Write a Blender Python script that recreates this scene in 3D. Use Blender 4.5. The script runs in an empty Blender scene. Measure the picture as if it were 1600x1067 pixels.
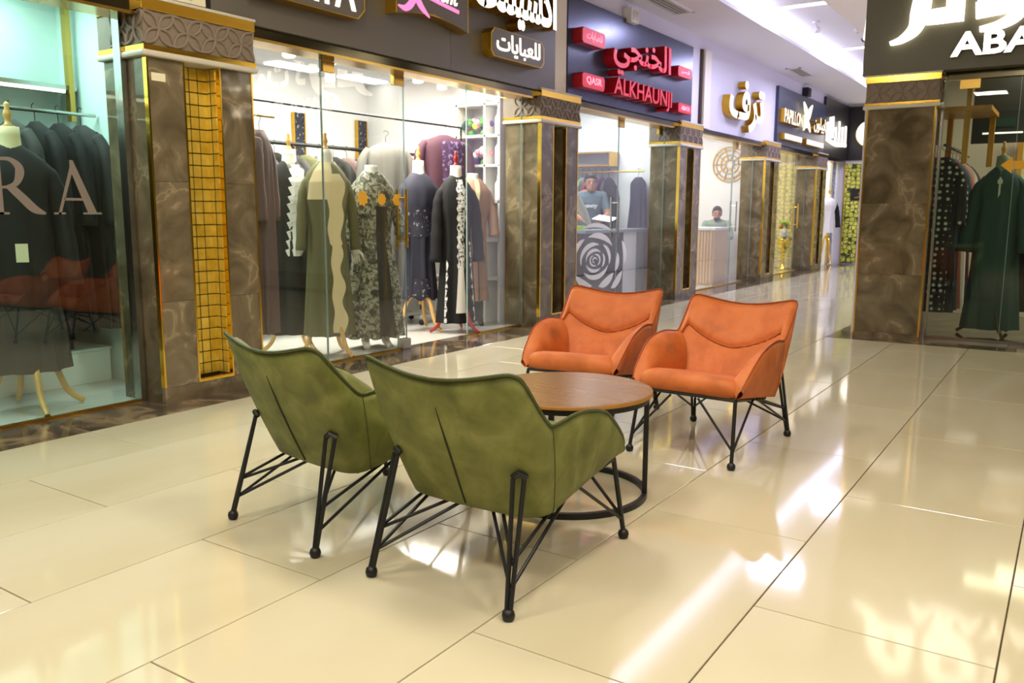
import bpy, bmesh, math, random
from mathutils import Vector, Matrix
random.seed(7)
PI = math.pi
SC = bpy.context.scene
COL = SC.collection
# ------------------------------------------------------------------ camera, world, lights, exposure
cam = bpy.data.cameras.new('camera'); CAM = bpy.data.objects.new('camera', cam); COL.objects.link(CAM)
cam.sensor_width = 36; cam.lens = 1321.17 / 1600 * 36; cam.clip_start = .05
pt, yw, rl = .152667, .586869, .004163
fw = Vector((-math.sin(yw) * math.cos(pt), math.cos(yw) * math.cos(pt), -math.sin(pt)))
r0 = Vector((math.cos(yw), math.sin(yw), 0)); u0 = r0.cross(fw)
rr = r0 * math.cos(rl) + u0 * math.sin(rl); uu = -r0 * math.sin(rl) + u0 * math.cos(rl)
m4 = Matrix((rr, uu, -fw)).transposed().to_4x4(); m4.translation = (0, 0, 1.165)
CAM.matrix_world = m4
cam.dof.use_dof = True; cam.dof.focus_distance = 3.0; cam.dof.aperture_fstop = 7.1
SC.camera = CAM
SC.view_settings.view_transform = 'Standard'; SC.view_settings.look = 'None'
SC.view_settings.gamma = 1; SC.view_settings.use_curve_mapping = False
SC.view_settings.exposure = 0.0
SC.cycles.max_bounces = 10; SC.cycles.transparent_max_bounces = 24
SC.cycles.glossy_bounces = 5; SC.cycles.diffuse_bounces = 4
SC.cycles.sample_clamp_indirect = 6; SC.cycles.caustics_reflective = False; SC.cycles.caustics_refractive = False
SC.cycles.use_denoising = True
W = bpy.data.worlds.new('world'); SC.world = W; W.use_nodes = True
W.node_tree.nodes['Background'].inputs[0].default_value = (.9, .9, 1, 1)
W.node_tree.nodes['Background'].inputs[1].default_value = .35

def area(name, loc, sx, sy, power, col, rot=(0, 0, 0)):
    l = bpy.data.lights.new(name, 'AREA'); l.shape = 'RECTANGLE'; l.size = sx; l.size_y = sy; l.energy = power; l.color = col
    o = bpy.data.objects.new(name, l); COL.objects.link(o); o.location = loc; o.rotation_euler = rot
    return o
WARM = (1, .94, .82); COOL = (.66, .66, 1); WHITE = (1, .97, .92)
PI_ = math.pi
# panel lamps added out of view to light the hall (fittings built with the ceiling)
HALL = [(-2.7, .3), (-.7, .3), (1.3, .3), (-2.7, 2.6), (-.7, 2.4), (1.3, 2.4), (-1.7, -2.2), (1.3, -2.2)]
for x, y in HALL: area('added_panel_light', (x, y, 3.515), .56, .56, 33, WARM)
STRIPS = [(-3.1, 11.3), (-3.1, 14.6), (-3.1, 17.8)]
for i, (x, y) in enumerate(STRIPS): area('ceiling_strip_light', (x, y, 3.73), .7, .16, 64, COOL)
area('cove_strip_light', (-3.66, 12.2, 3.64), .05, 16, 105, COOL, (0, PI_ - .12, 0))
# lamps inside the shops: y0, y1, power, colour
SHOPL = [(.9, 3.2, 60, (.8, 1, .94), -5.35, 2.56), (3.9, 7.3, 210, (1, .95, .84), -5.5, 2.58), (8.1, 10.9, 75, (.9, .97, 1), -5.6, 2.68),
         (11.6, 14.3, 90, (1, .95, .88), -5.6, 2.68), (15.3, 17.6, 60, (1, .93, .75), -5.6, 2.68), (18.5, 20.2, 40, (1, .92, .78), -5.4, 2.68)]
for y0, y1, p, c, x, z in SHOPL: area('shop_ceiling_light', (x, (y0 + y1) / 2, z), .9, (y1 - y0) * .8, p, c)
area('shop_ceiling_light', (1.0, 9.9, 2.68), 3.4, .9, 70, (1, .9, .68))

# ------------------------------------------------------------------ helpers
def c(r, g, b):
    f = lambda v: (v / 255 / 12.92) if v <= 10 else ((v / 255 + .055) / 1.055) ** 2.4
    return (f(r), f(g), f(b), 1)
MATS = {}
def mat(name, col, rough=.5, metal=0, emit=None, estr=0, spec=.5, coat=0):
    m = bpy.data.materials.new(name); m.use_nodes = True; b = m.node_tree.nodes['Principled BSDF']
    b.inputs['Base Color'].default_value = col; b.inputs['Roughness'].default_value = rough; b.inputs['Metallic'].default_value = metal
    b.inputs['Specular IOR Level'].default_value = spec; b.inputs['Coat Weight'].default_value = coat
    if emit: b.inputs['Emission Color'].default_value = emit; b.inputs['Emission Strength'].default_value = estr
    MATS[name] = m; return m
def N(m, t, **k):
    n = m.node_tree.nodes.new(t)
    for a, v in k.items():
        if a in n.inputs: n.inputs[a].default_value = v
        else: setattr(n, a, v)
    return n
def LK(m, a, b): m.node_tree.links.new(a, b)
def ramp(m, stops):
    r = N(m, 'ShaderNodeValToRGB'); e = r.color_ramp.elements
    e[0].position, e[0].color = stops[0]; e[1].position, e[1].color = stops[-1]
    for p, q in stops[1:-1]: x = e.new(p); x.color = q
    return r
def noisy(name, stops, scale=4, rough=.5, metal=0, detail=6, dist=0, bump=0, bscale=40, stretch=None, spec=.5, coat=0, rand=0):
    m = mat(name, (1, 1, 1, 1), rough, metal, spec=spec, coat=coat); b = m.node_tree.nodes['Principled BSDF']
    tc = N(m, 'ShaderNodeTexCoord'); mp = N(m, 'ShaderNodeMapping')
    if stretch: mp.inputs['Scale'].default_value = stretch
    LK(m, tc.outputs['Object'], mp.inputs[0])
    src = mp.outputs[0]
    if rand:
        oi = N(m, 'ShaderNodeObjectInfo'); ad = N(m, 'ShaderNodeVectorMath', operation='MULTIPLY_ADD')
        cb = N(m, 'ShaderNodeCombineXYZ')
        for k in range(3): LK(m, oi.outputs['Random'], cb.inputs[k])
        LK(m, cb.outputs[0], ad.inputs[0]); ad.inputs[1].default_value = (37, 53, 29); LK(m, src, ad.inputs[2]); src = ad.outputs[0]
    n = N(m, 'ShaderNodeTexNoise'); n.inputs['Scale'].default_value = scale; n.inputs['Detail'].default_value = detail; n.inputs['Distortion'].default_value = dist
    LK(m, src, n.inputs['Vector']); r = ramp(m, stops); LK(m, n.outputs['Fac'], r.inputs[0]); LK(m, r.outputs[0], b.inputs['Base Color'])
    if bump:
        n2 = N(m, 'ShaderNodeTexNoise'); n2.inputs['Scale'].default_value = bscale; LK(m, src, n2.inputs['Vector'])
        bp = N(m, 'ShaderNodeBump'); bp.inputs['Strength'].default_value = bump; bp.inputs['Distance'].default_value = .01
        LK(m, n2.outputs['Fac'], bp.inputs['Height']); LK(m, bp.outputs[0], b.inputs['Normal'])
    return m
def glass(name, tint, refl=1.0):
    m = bpy.data.materials.new(name); m.use_nodes = True; nt = m.node_tree; nt.nodes.remove(nt.nodes['Principled BSDF'])
    out = nt.nodes['Material Output']; tr = N(m, 'ShaderNodeBsdfTransparent'); tr.inputs[0].default_value = tint
    gl = N(m, 'ShaderNodeBsdfGlossy'); gl.inputs['Roughness'].default_value = 0; fr = N(m, 'ShaderNodeFresnel'); fr.inputs[0].default_value = 1.5
    mu = N(m, 'ShaderNodeMath', operation='MULTIPLY'); mu.inputs[1].default_value = refl; mu.use_clamp = True
    ge = N(m, 'ShaderNodeNewGeometry'); iv = N(m, 'ShaderNodeMath', operation='SUBTRACT'); iv.inputs[0].default_value = 1; m2 = N(m, 'ShaderNodeMath', operation='MULTIPLY')
    LK(m, ge.outputs['Backfacing'], iv.inputs[1]); LK(m, iv.outputs[0], m2.inputs[1]); LK(m, mu.outputs[0], m2.inputs[0])
    mx = N(m, 'ShaderNodeMixShader'); LK(m, fr.outputs[0], mu.inputs[0]); LK(m, m2.outputs[0], mx.inputs[0]); LK(m, tr.outputs[0], mx.inputs[1]); LK(m, gl.outputs[0], mx.inputs[2])
    LK(m, mx.outputs[0], out.inputs[0]); MATS[name] = m; return m
M = MATS
noisy('tile', [(.3, c(193, 182, 152)), (.5, c(201, 191, 163)), (.72, c(208, 199, 175))], 1.6, .07, detail=8, dist=.6, bump=.012, bscale=2.2, stretch=(1, .35, 1), rand=1)
mat('grout', c(96, 82, 58), .8)
noisy('marble', [(.3, c(82, 72, 55)), (.46, c(106, 94, 73)), (.58, c(122, 109, 87)), (.615, c(150, 134, 105)), (.65, c(118, 106, 85))], 4.2, .05, detail=13, dist=.9, rand=1)
noisy('marble_floor', [(.3, c(58, 50, 42)), (.5, c(92, 80, 66)), (.64, c(150, 128, 98)), (.74, c(84, 74, 62))], 2.6, .06, detail=9, dist=1.4, rand=1)
mat('gold', c(246, 200, 84), .13, 1); mat('gold_satin', c(214, 168, 60), .3, 1); mat('brass', c(196, 160, 84), .22, 1)
noisy('gold_mosaic', [(.3, c(226, 186, 52)), (.7, c(255, 228, 112))], 9, .32, .6, bump=.15, bscale=60, rand=1)
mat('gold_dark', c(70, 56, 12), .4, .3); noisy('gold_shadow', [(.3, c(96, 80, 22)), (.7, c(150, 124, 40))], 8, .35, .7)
mat('cornice', c(206, 200, 184), .35); mat('petal_stone', c(132, 117, 102), .6)
mat('steel', c(190, 190, 186), .22, 1); mat('black_metal', c(30, 30, 31), .42, .2); mat('header', c(86, 80, 64), .12, 1)
mat('white_wall', c(236, 233, 230), .6); mat('lilac_wall', c(226, 222, 234), .55); mat('ceiling_white', c(232, 230, 234), .7); mat('ceiling_cream', c(236, 226, 210), .7)
mat('hall_wall', c(120, 112, 98), .7); mat('teal_wall', c(214, 236, 228), .6); mat('shop_floor', c(226, 224, 216), .12)
mat('sign_grey', c(104, 98, 90), .38); mat('sign_blue', c(74, 78, 102), .24, .5); mat('sign_navy', c(58, 64, 86), .3, .3); mat('sign_olive', c(92, 90, 76), .4); mat('sign_black', c(40, 36, 34), .35)
mat('lit_white', c(255, 250, 240), .5, emit=c(255, 244, 222), estr=3.4); mat('lit_soft', c(255, 250, 240), .5, emit=c(255, 246, 232), estr=1.5)
mat('lit_pink', c(250, 150, 205), .5, emit=c(255, 128, 200), estr=.95); mat('red_side', c(176, 16, 30), .35); mat('red_face', c(206, 18, 44), .4, emit=c(255, 24, 60), estr=.4)
mat('lit_rosy', c(255, 200, 215), .5, emit=c(255, 170, 200), estr=.7); mat('lamp', c(255, 255, 255), .5, emit=c(255, 252, 246), estr=4); mat('lamp_warm', c(255, 250, 235), .5, emit=c(255, 238, 205), estr=9)
mat('lit_cream', c(255, 248, 220), .5, emit=c(255, 240, 190), estr=1.2); mat('cream_board', c(236, 228, 196), .5); mat('ink', c(20, 18, 18), .6)
glass('glass', (.96, .985, .975, 1), 2.0); glass('glass_teal', (.88, .97, .945, 1), 2.6); glass('glass_dark', (.86, .92, .86, 1), 1.5)
mat('glass_edge', c(150, 172, 166), .15)
noisy('fabric_green', [(.3, c(84, 88, 34)), (.5, c(106, 110, 50)), (.72, c(130, 133, 72))], 9, .62, bump=.06, bscale=55, dist=.4, rand=1); mat('piping_green', c(62, 70, 26), .5)
mat('seam_dark', c(28, 28, 14), .7); mat('piping_orange', c(150, 66, 28), .6)
def orange():
    m = noisy('fabric_orange', [(.3, c(178, 90, 34)), (.5, c(197, 104, 46)), (.72, c(208, 120, 64))], 7, .62, bump=.06, bscale=50, dist=.3, rand=1)
    b = m.node_tree.nodes['Principled BSDF']; lk = b.inputs['Base Color'].links[0]; src = lk.from_socket
    tc = N(m, 'ShaderNodeTexCoord'); n = N(m, 'ShaderNodeTexNoise'); n.inputs['Scale'].default_value = 5.5; n.inputs['Detail'].default_value = 3
    LK(m, tc.outputs['Object'], n.inputs['Vector']); r = ramp(m, [(.56, (0, 0, 0, 1)), (.72, (1, 1, 1, 1))]); LK(m, n.outputs['Fac'], r.inputs[0])
    mx = N(m, 'ShaderNodeMix', data_type='RGBA'); mx.inputs[7].default_value = c(122, 70, 36)
    mu = N(m, 'ShaderNodeMath', operation='MULTIPLY'); mu.inputs[1].default_value = .6; LK(m, r.outputs[0], mu.inputs[0])
    LK(m, mu.outputs[0], mx.inputs[0]); LK(m, src, mx.inputs[6]); LK(m, mx.outputs[2], b.inputs['Base Color'])
orange()
noisy('table_wood', [(.3, c(124, 90, 58)), (.5, c(130, 95, 62)), (.7, c(137, 101, 67))], 5, .24, detail=6, dist=.3, stretch=(.5, 4, 1)); mat('wood_edge', c(160, 108, 44), .4)
noisy('wood_light', [(.3, c(206, 156, 84)), (.7, c(232, 190, 120))], 6, .4, stretch=(4, 4, .5)); mat('wood_red', c(150, 30, 22), .3); noisy('wood_honey', [(.3, c(190, 128, 40)), (.7, c(222, 164, 66))], 5, .4, stretch=(3, 3, .4)); mat('wood_slat', c(222, 188, 146), .5)
for n, col, r in [('cloth_black', (17, 17, 18), .85), ('cloth_char', (54, 52, 50), .85), ('cloth_navy', (42, 42, 58), .75), ('cloth_plum', (74, 40, 54), .8), ('cloth_mauve', (104, 82, 80), .8), ('cloth_beige', (178, 138, 112), .75),
                  ('cloth_olive', (98, 96, 62), .8), ('cloth_cream', (228, 212, 168), .8), ('cloth_white', (236, 234, 230), .8), ('cloth_grey', (110, 106, 100), .8), ('cloth_teal', (44, 78, 80), .8), ('cloth_wine', (112, 44, 62), .8), ('cloth_blue', (92, 118, 150), .8),
                  ('cloth_sage', (130, 150, 134), .8), ('cloth_rose', (200, 120, 110), .8), ('skin', (176, 120, 88), .55), ('hair', (22, 18, 18), .6), ('shirt', (92, 108, 116), .85), ('trousers', (50, 52, 60), .85), ('bust', (240, 236, 226), .45),
                  ('sofa', (112, 118, 116), .8), ('purple', (96, 56, 130), .7), ('leaf', (70, 120, 44), .6), ('sticker', (236, 176, 30), .5), ('decal_white', (238, 240, 240), .6), ('decal_grey', (122, 112, 104), .6), ('paper', (240, 240, 236), .7), ('lime', (190, 220, 60), .6),
                  ('flower_red', (220, 70, 60), .6), ('flower_pink', (230, 140, 160), .6), ('counter_black', (26, 28, 32), .25), ('counter_grey', (150, 160, 164), .3), ('shelf_white', (240, 238, 234), .5), ('wood_dark', (60, 44, 34), .5), ('poster_dark', (48, 52, 56), .45), ('poster_teal', (30, 70, 66), .5)]:
    mat(n, c(*col), r)
noisy('cloth_lace', [(.38, c(60, 62, 50)), (.5, c(110, 110, 92)), (.58, c(190, 188, 168)), (.64, c(84, 84, 70))], 16, .7, detail=4, dist=1.2)
noisy('lace_white', [(.4, c(40, 40, 44)), (.5, c(225, 225, 222)), (.7, c(245, 244, 240))], 40, .7)
noisy('navy_embroidery', [(.5, c(42, 42, 58)), (.6, c(42, 42, 58)), (.66, c(190, 186, 176)), (.74, c(60, 58, 66))], 34, .7)
noisy('plum_embroidery', [(.46, c(64, 36, 62)), (.56, c(70, 46, 92)), (.62, c(150, 130, 170)), (.7, c(74, 40, 60))], 26, .7)
def dots(name, base, dot, scale):
    m = mat(name, base, .75); b = m.node_tree.nodes['Principled BSDF']; tc = N(m, 'ShaderNodeTexCoord'); v = N(m, 'ShaderNodeTexVoronoi'); v.inputs['Scale'].default_value = scale; v.inputs['Randomness'].default_value = .3
    LK(m, tc.outputs['Object'], v.inputs['Vector']); r = ramp(m, [(.24, dot), (.3, base)]); LK(m, v.outputs['Distance'], r.inputs[0]); LK(m, r.outputs[0], b.inputs['Base Color'])
dots('cloth_dots', c(30, 32, 44), c(225, 228, 230), 17)
def lattice(name, dark, lo, hi, scale):
    m = mat(name, lo, .45); b = m.node_tree.nodes['Principled BSDF']; tc = N(m, 'ShaderNodeTexCoord')
    v = N(m, 'ShaderNodeTexVoronoi'); v.feature = 'DISTANCE_TO_EDGE'; v.inputs['Scale'].default_value = scale; v.inputs['Randomness'].default_value = .55
    n = N(m, 'ShaderNodeTexNoise'); n.inputs['Scale'].default_value = 5
    LK(m, tc.outputs['Object'], v.inputs['Vector']); LK(m, tc.outputs['Object'], n.inputs['Vector'])
    r2 = ramp(m, [(.35, lo), (.65, hi)]); LK(m, n.outputs['Fac'], r2.inputs[0]); r = ramp(m, [(.06, (0, 0, 0, 1)), (.1, (1, 1, 1, 1))]); LK(m, v.outputs['Distance'], r.inputs[0])
    mx = N(m, 'ShaderNodeMix', data_type='RGBA'); mx.inputs[6].default_value = dark; LK(m, r.outputs[0], mx.inputs[0]); LK(m, r2.outputs[0], mx.inputs[7]); LK(m, mx.outputs[2], b.inputs['Base Color'])
lattice('lattice_green', c(58, 70, 30), c(190, 196, 60), c(240, 236, 110), 11)
lattice('lattice_pale', c(150, 156, 176), c(206, 210, 224), c(232, 232, 238), 12)

class MB:
    def __init__(s): s.v = []; s.f = []; s.mi = []; s.k = 0
    def add(s, vs, fs):
        o = len(s.v); s.v += [tuple(p) for p in vs]; s.f += [tuple(i + o for i in q) for q in fs]; s.mi += [s.k] * len(fs); return s
    def box(s, x0, x1, y0, y1, z0, z1):
        x0, x1 = min(x0, x1), max(x0, x1); y0, y1 = min(y0, y1), max(y0, y1)
        return s.add([(x0, y0, z0), (x1, y0, z0), (x1, y1, z0), (x0, y1, z0), (x0, y0, z1), (x1, y0, z1), (x1, y1, z1), (x0, y1, z1)],
                     [(0, 3, 2, 1), (4, 5, 6, 7), (0, 1, 5, 4), (1, 2, 6, 5), (2, 3, 7, 6), (3, 0, 4, 7)])
    def grid(s, rows, closeu=False, capa=False, capb=False):
        n = len(rows[0]); vs = [p for r in rows for p in r]; fs = []
        for i in range(len(rows) - 1):
            for j in range(n if closeu else n - 1):
                k = (j + 1) % n; fs.append((i * n + j, i * n + k, (i + 1) * n + k, (i + 1) * n + j))
        if capa: fs.append(tuple(range(n - 1, -1, -1)))
        if capb: fs.append(tuple((len(rows) - 1) * n + j for j in range(n)))
        return s.add(vs, fs)
    def tube(s, pts, r, n=8, caps=True):
        P = [Vector(p) for p in pts]; R = r if isinstance(r, (list, tuple)) else [r] * len(P); rows = []; ref = None
        for i, p in enumerate(P):
            t = (P[min(i + 1, len(P) - 1)] - P[max(i - 1, 0)]).normalized()
            if ref is None: ref = t.orthogonal().normalized()
            ref = (ref - t * ref.dot(t)).normalized(); b = t.cross(ref)
            rows.append([p + (ref * math.cos(2 * PI * j / n) + b * math.sin(2 * PI * j / n)) * R[i] for j in range(n)])
        return s.grid(rows, True, caps, caps)
    def lathe(s, prof, x=0, y=0, n=16, sx=1, sy=1):
        return s.grid([[(x + r * sx * math.cos(2 * PI * j / n), y + r * sy * math.sin(2 * PI * j / n), z) for j in range(n)] for r, z in prof], True, True, True)
    def ball(s, ce, rx, ry=None, rz=None, n=12, m=8):
        ry = ry or rx; rz = rz or rx
        rows = [[(ce[0] + rx * math.sin(PI * max(.02, min(.98, i / m))) * math.cos(2 * PI * j / n), ce[1] + ry * math.sin(PI * max(.02, min(.98, i / m))) * math.sin(2 * PI * j / n), ce[2] - rz * math.cos(PI * i / m)) for j in range(n)] for i in range(m + 1)]
        return s.grid(rows, True, True, True)
    def prism(s, poly, fr, d):          # poly: 2D outline (ccw), fr: (origin, ax, ay, az) ; extruded d along az
        o, ax, ay, az = [Vector(q) for q in fr]; n = len(poly)
        a = [o + ax * p[0] + ay * p[1] for p in poly]; b = [q + az * d for q in a]
        return s.add(a + b, [tuple(range(n - 1, -1, -1)), tuple(range(n, 2 * n))] + [(i, (i + 1) % n, n + (i + 1) % n, n + i) for i in range(n)])
FRAME = {}
def tag(o, label=None, cat=None, group=None, kind=None):
    if label: o['label'] = label
    if cat: o['category'] = cat
    if group: o['group'] = group
    if kind: o['kind'] = kind
    return o
def thing(name, label, cat, loc=(0, 0, 0), rz=0, group=None):
    o = bpy.data.objects.new(name, None); COL.objects.link(o); o.location = loc; o.rotation_euler = (0, 0, rz); o.empty_display_size = .1
    FRAME[o] = Matrix.Translation(loc) @ Matrix.Rotation(rz, 4, 'Z'); return tag(o, label, cat, group)
def obj(mb, name, ms, parent=None, smooth=False, bevel=0, local=False, seg=2):
    me = bpy.data.meshes.new(name); inv = None
    if parent is not None and not local: inv = FRAME[parent].inverted()
    me.from_pydata([tuple(inv @ Vector(p)) for p in mb.v] if inv else mb.v, [], mb.f); me.update()
    for m in (ms if isinstance(ms, (list, tuple)) else [ms]): me.materials.append(M[m])
    if any(mb.mi): me.polygons.foreach_set('material_index', mb.mi)
    bm = bmesh.new(); bm.from_mesh(me)
    if bevel:
        bmesh.ops.remove_doubles(bm, verts=bm.verts, dist=1e-5)
        bmesh.ops.bevel(bm, geom=[e for e in bm.edges if len(e.link_faces) == 2 and e.calc_face_angle(0) > .5], offset=bevel, segments=seg, affect='EDGES', profile=.5, clamp_overlap=True)
    bmesh.ops.recalc_face_normals(bm, faces=bm.faces); bm.to_mesh(me); bm.free()
    if smooth:
        me.polygons.foreach_set('use_smooth', [True] * len(me.polygons))
        if smooth != 'all': me.set_sharp_from_angle(angle=.7)
    o = bpy.data.objects.new(name, me); COL.objects.link(o)
    if parent is not None: o.parent = parent; FRAME[o] = FRAME[parent]
    else: FRAME[o] = Matrix.Identity(4)
    return o
def copy_tree(o, parent=None):
    q = o.copy(); COL.objects.link(q); q.parent = parent
    for ch in list(o.children): copy_tree(ch, q)
    return q
def struct(mb, name, m, **k): return tag(obj(mb, name, m, **k), kind='structure')
def B(*a): return MB().box(*a)
AXL = (Vector((0, 1, 0)), Vector((0, 0, 1)), Vector((1, 0, 0)))      # facing the hall from the left shop row: text runs along +y
AXR = (Vector((1, 0, 0)), Vector((0, 0, 1)), Vector((0, -1, 0)))     # facing -y
AXS = (Vector((0, -1, 0)), Vector((0, 0, 1)), Vector((-1, 0, 0)))    # facing -x
def textmb(s, box, base, ax, depth, bold=0, shear=0, seg=3, two=True):
    """lettering s fitted in box (u0,u1,v0,v1) on plane 'base' along axes ax; front faces use material 0, sides material 1"""
    cu = bpy.data.curves.new('t', 'FONT'); cu.body = s; cu.offset = bold; cu.shear = shear; cu.extrude = .5; cu.resolution_u = seg
    o = bpy.data.objects.new('t', cu); COL.objects.link(o); bpy.context.view_layer.update()
    me = bpy.data.meshes.new_from_object(o.evaluated_get(bpy.context.evaluated_depsgraph_get()))
    xs = [v.co.x for v in me.vertices]; ys = [v.co.y for v in me.vertices]; x0, x1, y0, y1 = min(xs), max(xs), min(ys), max(ys)
    b = MB(); u0, u1, v0, v1 = box
    for v in me.vertices:
        u = u0 + (v.co.x - x0) / (x1 - x0) * (u1 - u0); w = v0 + (v.co.y - y0) / (y1 - y0) * (v1 - v0); d = (v.co.z + .5) * depth
        b.v.append(tuple(Vector(base) + ax[0] * u + ax[1] * w + ax[2] * d))
    for p in me.polygons: b.f.append(tuple(p.vertices)); b.mi.append(0 if p.normal.z > .9 else 1)
    bpy.data.objects.remove(o); bpy.data.curves.remove(cu); bpy.data.meshes.remove(me); return b
def stroke(pts, ws, n=10):
    """outline polygon of a brush stroke through pts with widths ws (Catmull-Rom)"""
    P = cr([tuple(p) + (w,) for p, w in zip(pts, ws)], n); L = []; R = []
    for i, p in enumerate(P):
        a = P[max(i - 1, 0)]; b = P[min(i + 1, len(P) - 1)]; t = Vector((b[0] - a[0], b[1] - a[1])).normalized(); nn = Vector((-t.y, t.x)) * p[2] / 2
        L.append((p[0] + nn.x, p[1] + nn.y)); R.append((p[0] - nn.x, p[1] - nn.y))
    return R + L[::-1]
def cr(P, n):
    out = []
    for i in range(len(P) - 1):
        a, b, d, e = P[max(i - 1, 0)], P[i], P[i + 1], P[min(i + 2, len(P) - 1)]
        for k in range(n):
            t = k / n; out.append(tuple(.5 * (2 * q1 + (q2 - q0) * t + (2 * q0 - 5 * q1 + 4 * q2 - q3) * t * t + (3 * q1 - q0 - 3 * q2 + q3) * t ** 3) for q0, q1, q2, q3 in zip(a, b, d, e)))
    return out + [tuple(P[-1])]
def strip_prism(b, poly_pts, ws, base, ax, d, n=10):
    """brush stroke as extruded quads (safe for curved strokes)"""
    pl = stroke(poly_pts, ws, n); m = len(pl) // 2; R = pl[:m]; L = pl[m:][::-1]; o = Vector(base)
    f = lambda p, k: o + ax[0] * p[0] + ax[1] * p[1] + ax[2] * k
    rows = [[f(R[i], 0), f(R[i], d), f(L[i], d), f(L[i], 0)] for i in range(m)]
    return b.grid(rows, True, True, True)

# ------------------------------------------------------------------ floor
fl = struct(B(-4.28, 4, -6, 20.45, -.12, -.008), 'floor', 'grout')
XE = [-4.28, -3.72, -3.12, -2.52, -1.92, -1.32, -.716, -.08, .52, 1.12, 1.72, 2.32, 2.92, 3.52, 4.0]
TM = {}
def tile(parent, x0, x1, y0, y1, z0, z1, m, g=.0022, bev=.0015):
    w, l = round(x1 - x0, 4), round(y1 - y0, 4); k = (w, l, z1, m)
    if k not in TM:
        o = obj(B(-w / 2 + g, w / 2 - g, -l / 2 + g, l / 2 - g, z0, z1), 'tile', m, parent, bevel=bev, local=True, seg=1); TM[k] = o
    else: o = TM[k].copy(); COL.objects.link(o); o.parent = parent
    o.location = ((x0 + x1) / 2, (y0 + y1) / 2, 0); return o
for i in range(len(XE) - 1):
    x0, x1 = XE[i], XE[i + 1]; y = -6 + (.0 if i % 2 else .6) - 1.2 + .59
    ymax = 20.45 if x1 < -1.7 else 8.25
    while y < ymax:
        a, b = max(y, -6), min(y + 1.2, ymax)
        if b - a > .02: tile(fl, x0, x1, a, b, -.008, 0, 'tile')
        y += 1.2
t1 = struct(B(-4.80, -4.28, -6, 20.45, -.12, -.008), 'trim_1', 'grout')
y = -6
while y < 20.4:
    tile(t1, -4.80, -4.28, y, min(y + 1.2, 20.45), -.008, .0005, 'marble_floor', .0008); y += 1.2
t2 = struct(B(-1.92, 4, 8.25, 8.8, -.12, -.008), 'trim_2', 'grout')
for x in [-1.92 + .74 * k for k in range(8)]: tile(t2, x, min(x + .74, 4), 8.25, 8.8, -.008, .0005, 'marble_floor', .0008)
struct(B(-7.1, -4.80, -1, 20.45, -.12, 0), 'floor_shops', 'shop_floor')
struct(B(-1.92, 4, 8.8, 11.2, -.12, 0), 'floor_corner_shop', 'marble_floor')
# ------------------------------------------------------------------ walls and ceilings
struct(B(-4.78, -4.56, -6, 20.45, 2.33, 3.55), 'wall_left', 'lilac_wall')
struct(B(-4.78, -4.5, -6, .55, 0, 2.33), 'wall_left_near', 'hall_wall')
struct(B(-7.2, -7.1, 3.36, 20.55, -.1, 2.9), 'wall_shop_rear', 'white_wall')
struct(B(-6.05, -5.95, -1.1, 3.3, -.1, 2.9), 'wall_shop_rear_teal', 'teal_wall')
for i, (a, b) in enumerate([(3.3, 3.42), (7.58, 7.68), (11.1, 11.2), (14.82, 14.92), (18.18, 18.28)]):
    struct(B(-7.1, -4.80, a, b, 0, 2.9), 'wall_partition_%d' % (i + 1), 'white_wall' if i else 'teal_wall')
struct(B(-6.0, -4.80, .45, .55, 0, 2.9), 'wall_partition_6', 'hall_wall')
struct(B(-7.2, -1.73, 20.45, 20.55, -.1, 3.8), 'wall_end', 'white_wall')
struct(B(-1.80, -1.73, 8.76, 20.45, 0, 3.8), 'wall_corridor_right', 'lilac_wall')
struct(B(4, 4.1, -6.1, 11.3, -.1, 3.8), 'wall_right', 'hall_wall'); struct(B(-4.8, 4.1, -6.1, -6, -.1, 3.8), 'wall_back', 'hall_wall')
struct(B(-1.73, 4, 11.2, 11.3, -.1, 2.8), 'wall_corner_shop_rear', 'ceiling_cream')
struct(B(-7.1, -4.78, 3.42, 7.58, 2.62, 2.7), 'ceiling_shop_1', 'ceiling_white'); struct(B(-7.1, -4.78, 7.68, 20.45, 2.72, 2.8), 'ceiling_shop_2', 'ceiling_white')
struct(B(-6, -4.78, .45, 3.3, 2.60, 2.7), 'ceiling_shop_3', 'teal_wall'); struct(B(-1.73, 4, 8.76, 11.2, 2.72, 2.8), 'ceiling_shop_4', 'ceiling_white')
struct(B(-4.78, -3.65, 3.8, 20.45, 3.55, 3.6), 'ceiling_soffit_left', 'ceiling_white'); struct(B(-2.66, -1.73, 8.5, 20.45, 3.55, 3.6), 'ceiling_soffit_right', 'ceiling_cream')
struct(B(-2.66, 4, 3.8, 8.76, 3.55, 3.6), 'ceiling_hall_rear', 'ceiling_cream'); struct(B(-4.78, 4, -6, 3.8, 3.55, 3.6), 'ceiling', 'ceiling_cream')
struct(B(-3.85, -2.46, 3.6, 20.45, 3.76, 3.8), 'ceiling_tray', 'ceiling_white')
for x in (-3.85, -2.50): struct(B(x, x + .04, 3.6, 20.45, 3.6, 3.76), 'trim_cove', 'ceiling_white')
struct(B(-3.85, -2.46, 3.6, 3.64, 3.6, 3.76), 'trim_cove_end', 'ceiling_white')
o = obj(B(-3.70, -3.652, 3.8, 20.4, 3.604, 3.63), 'cove_light', 'lit_soft'); tag(o, 'long white light strip in the ceiling cove along the shop row', 'light')
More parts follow.
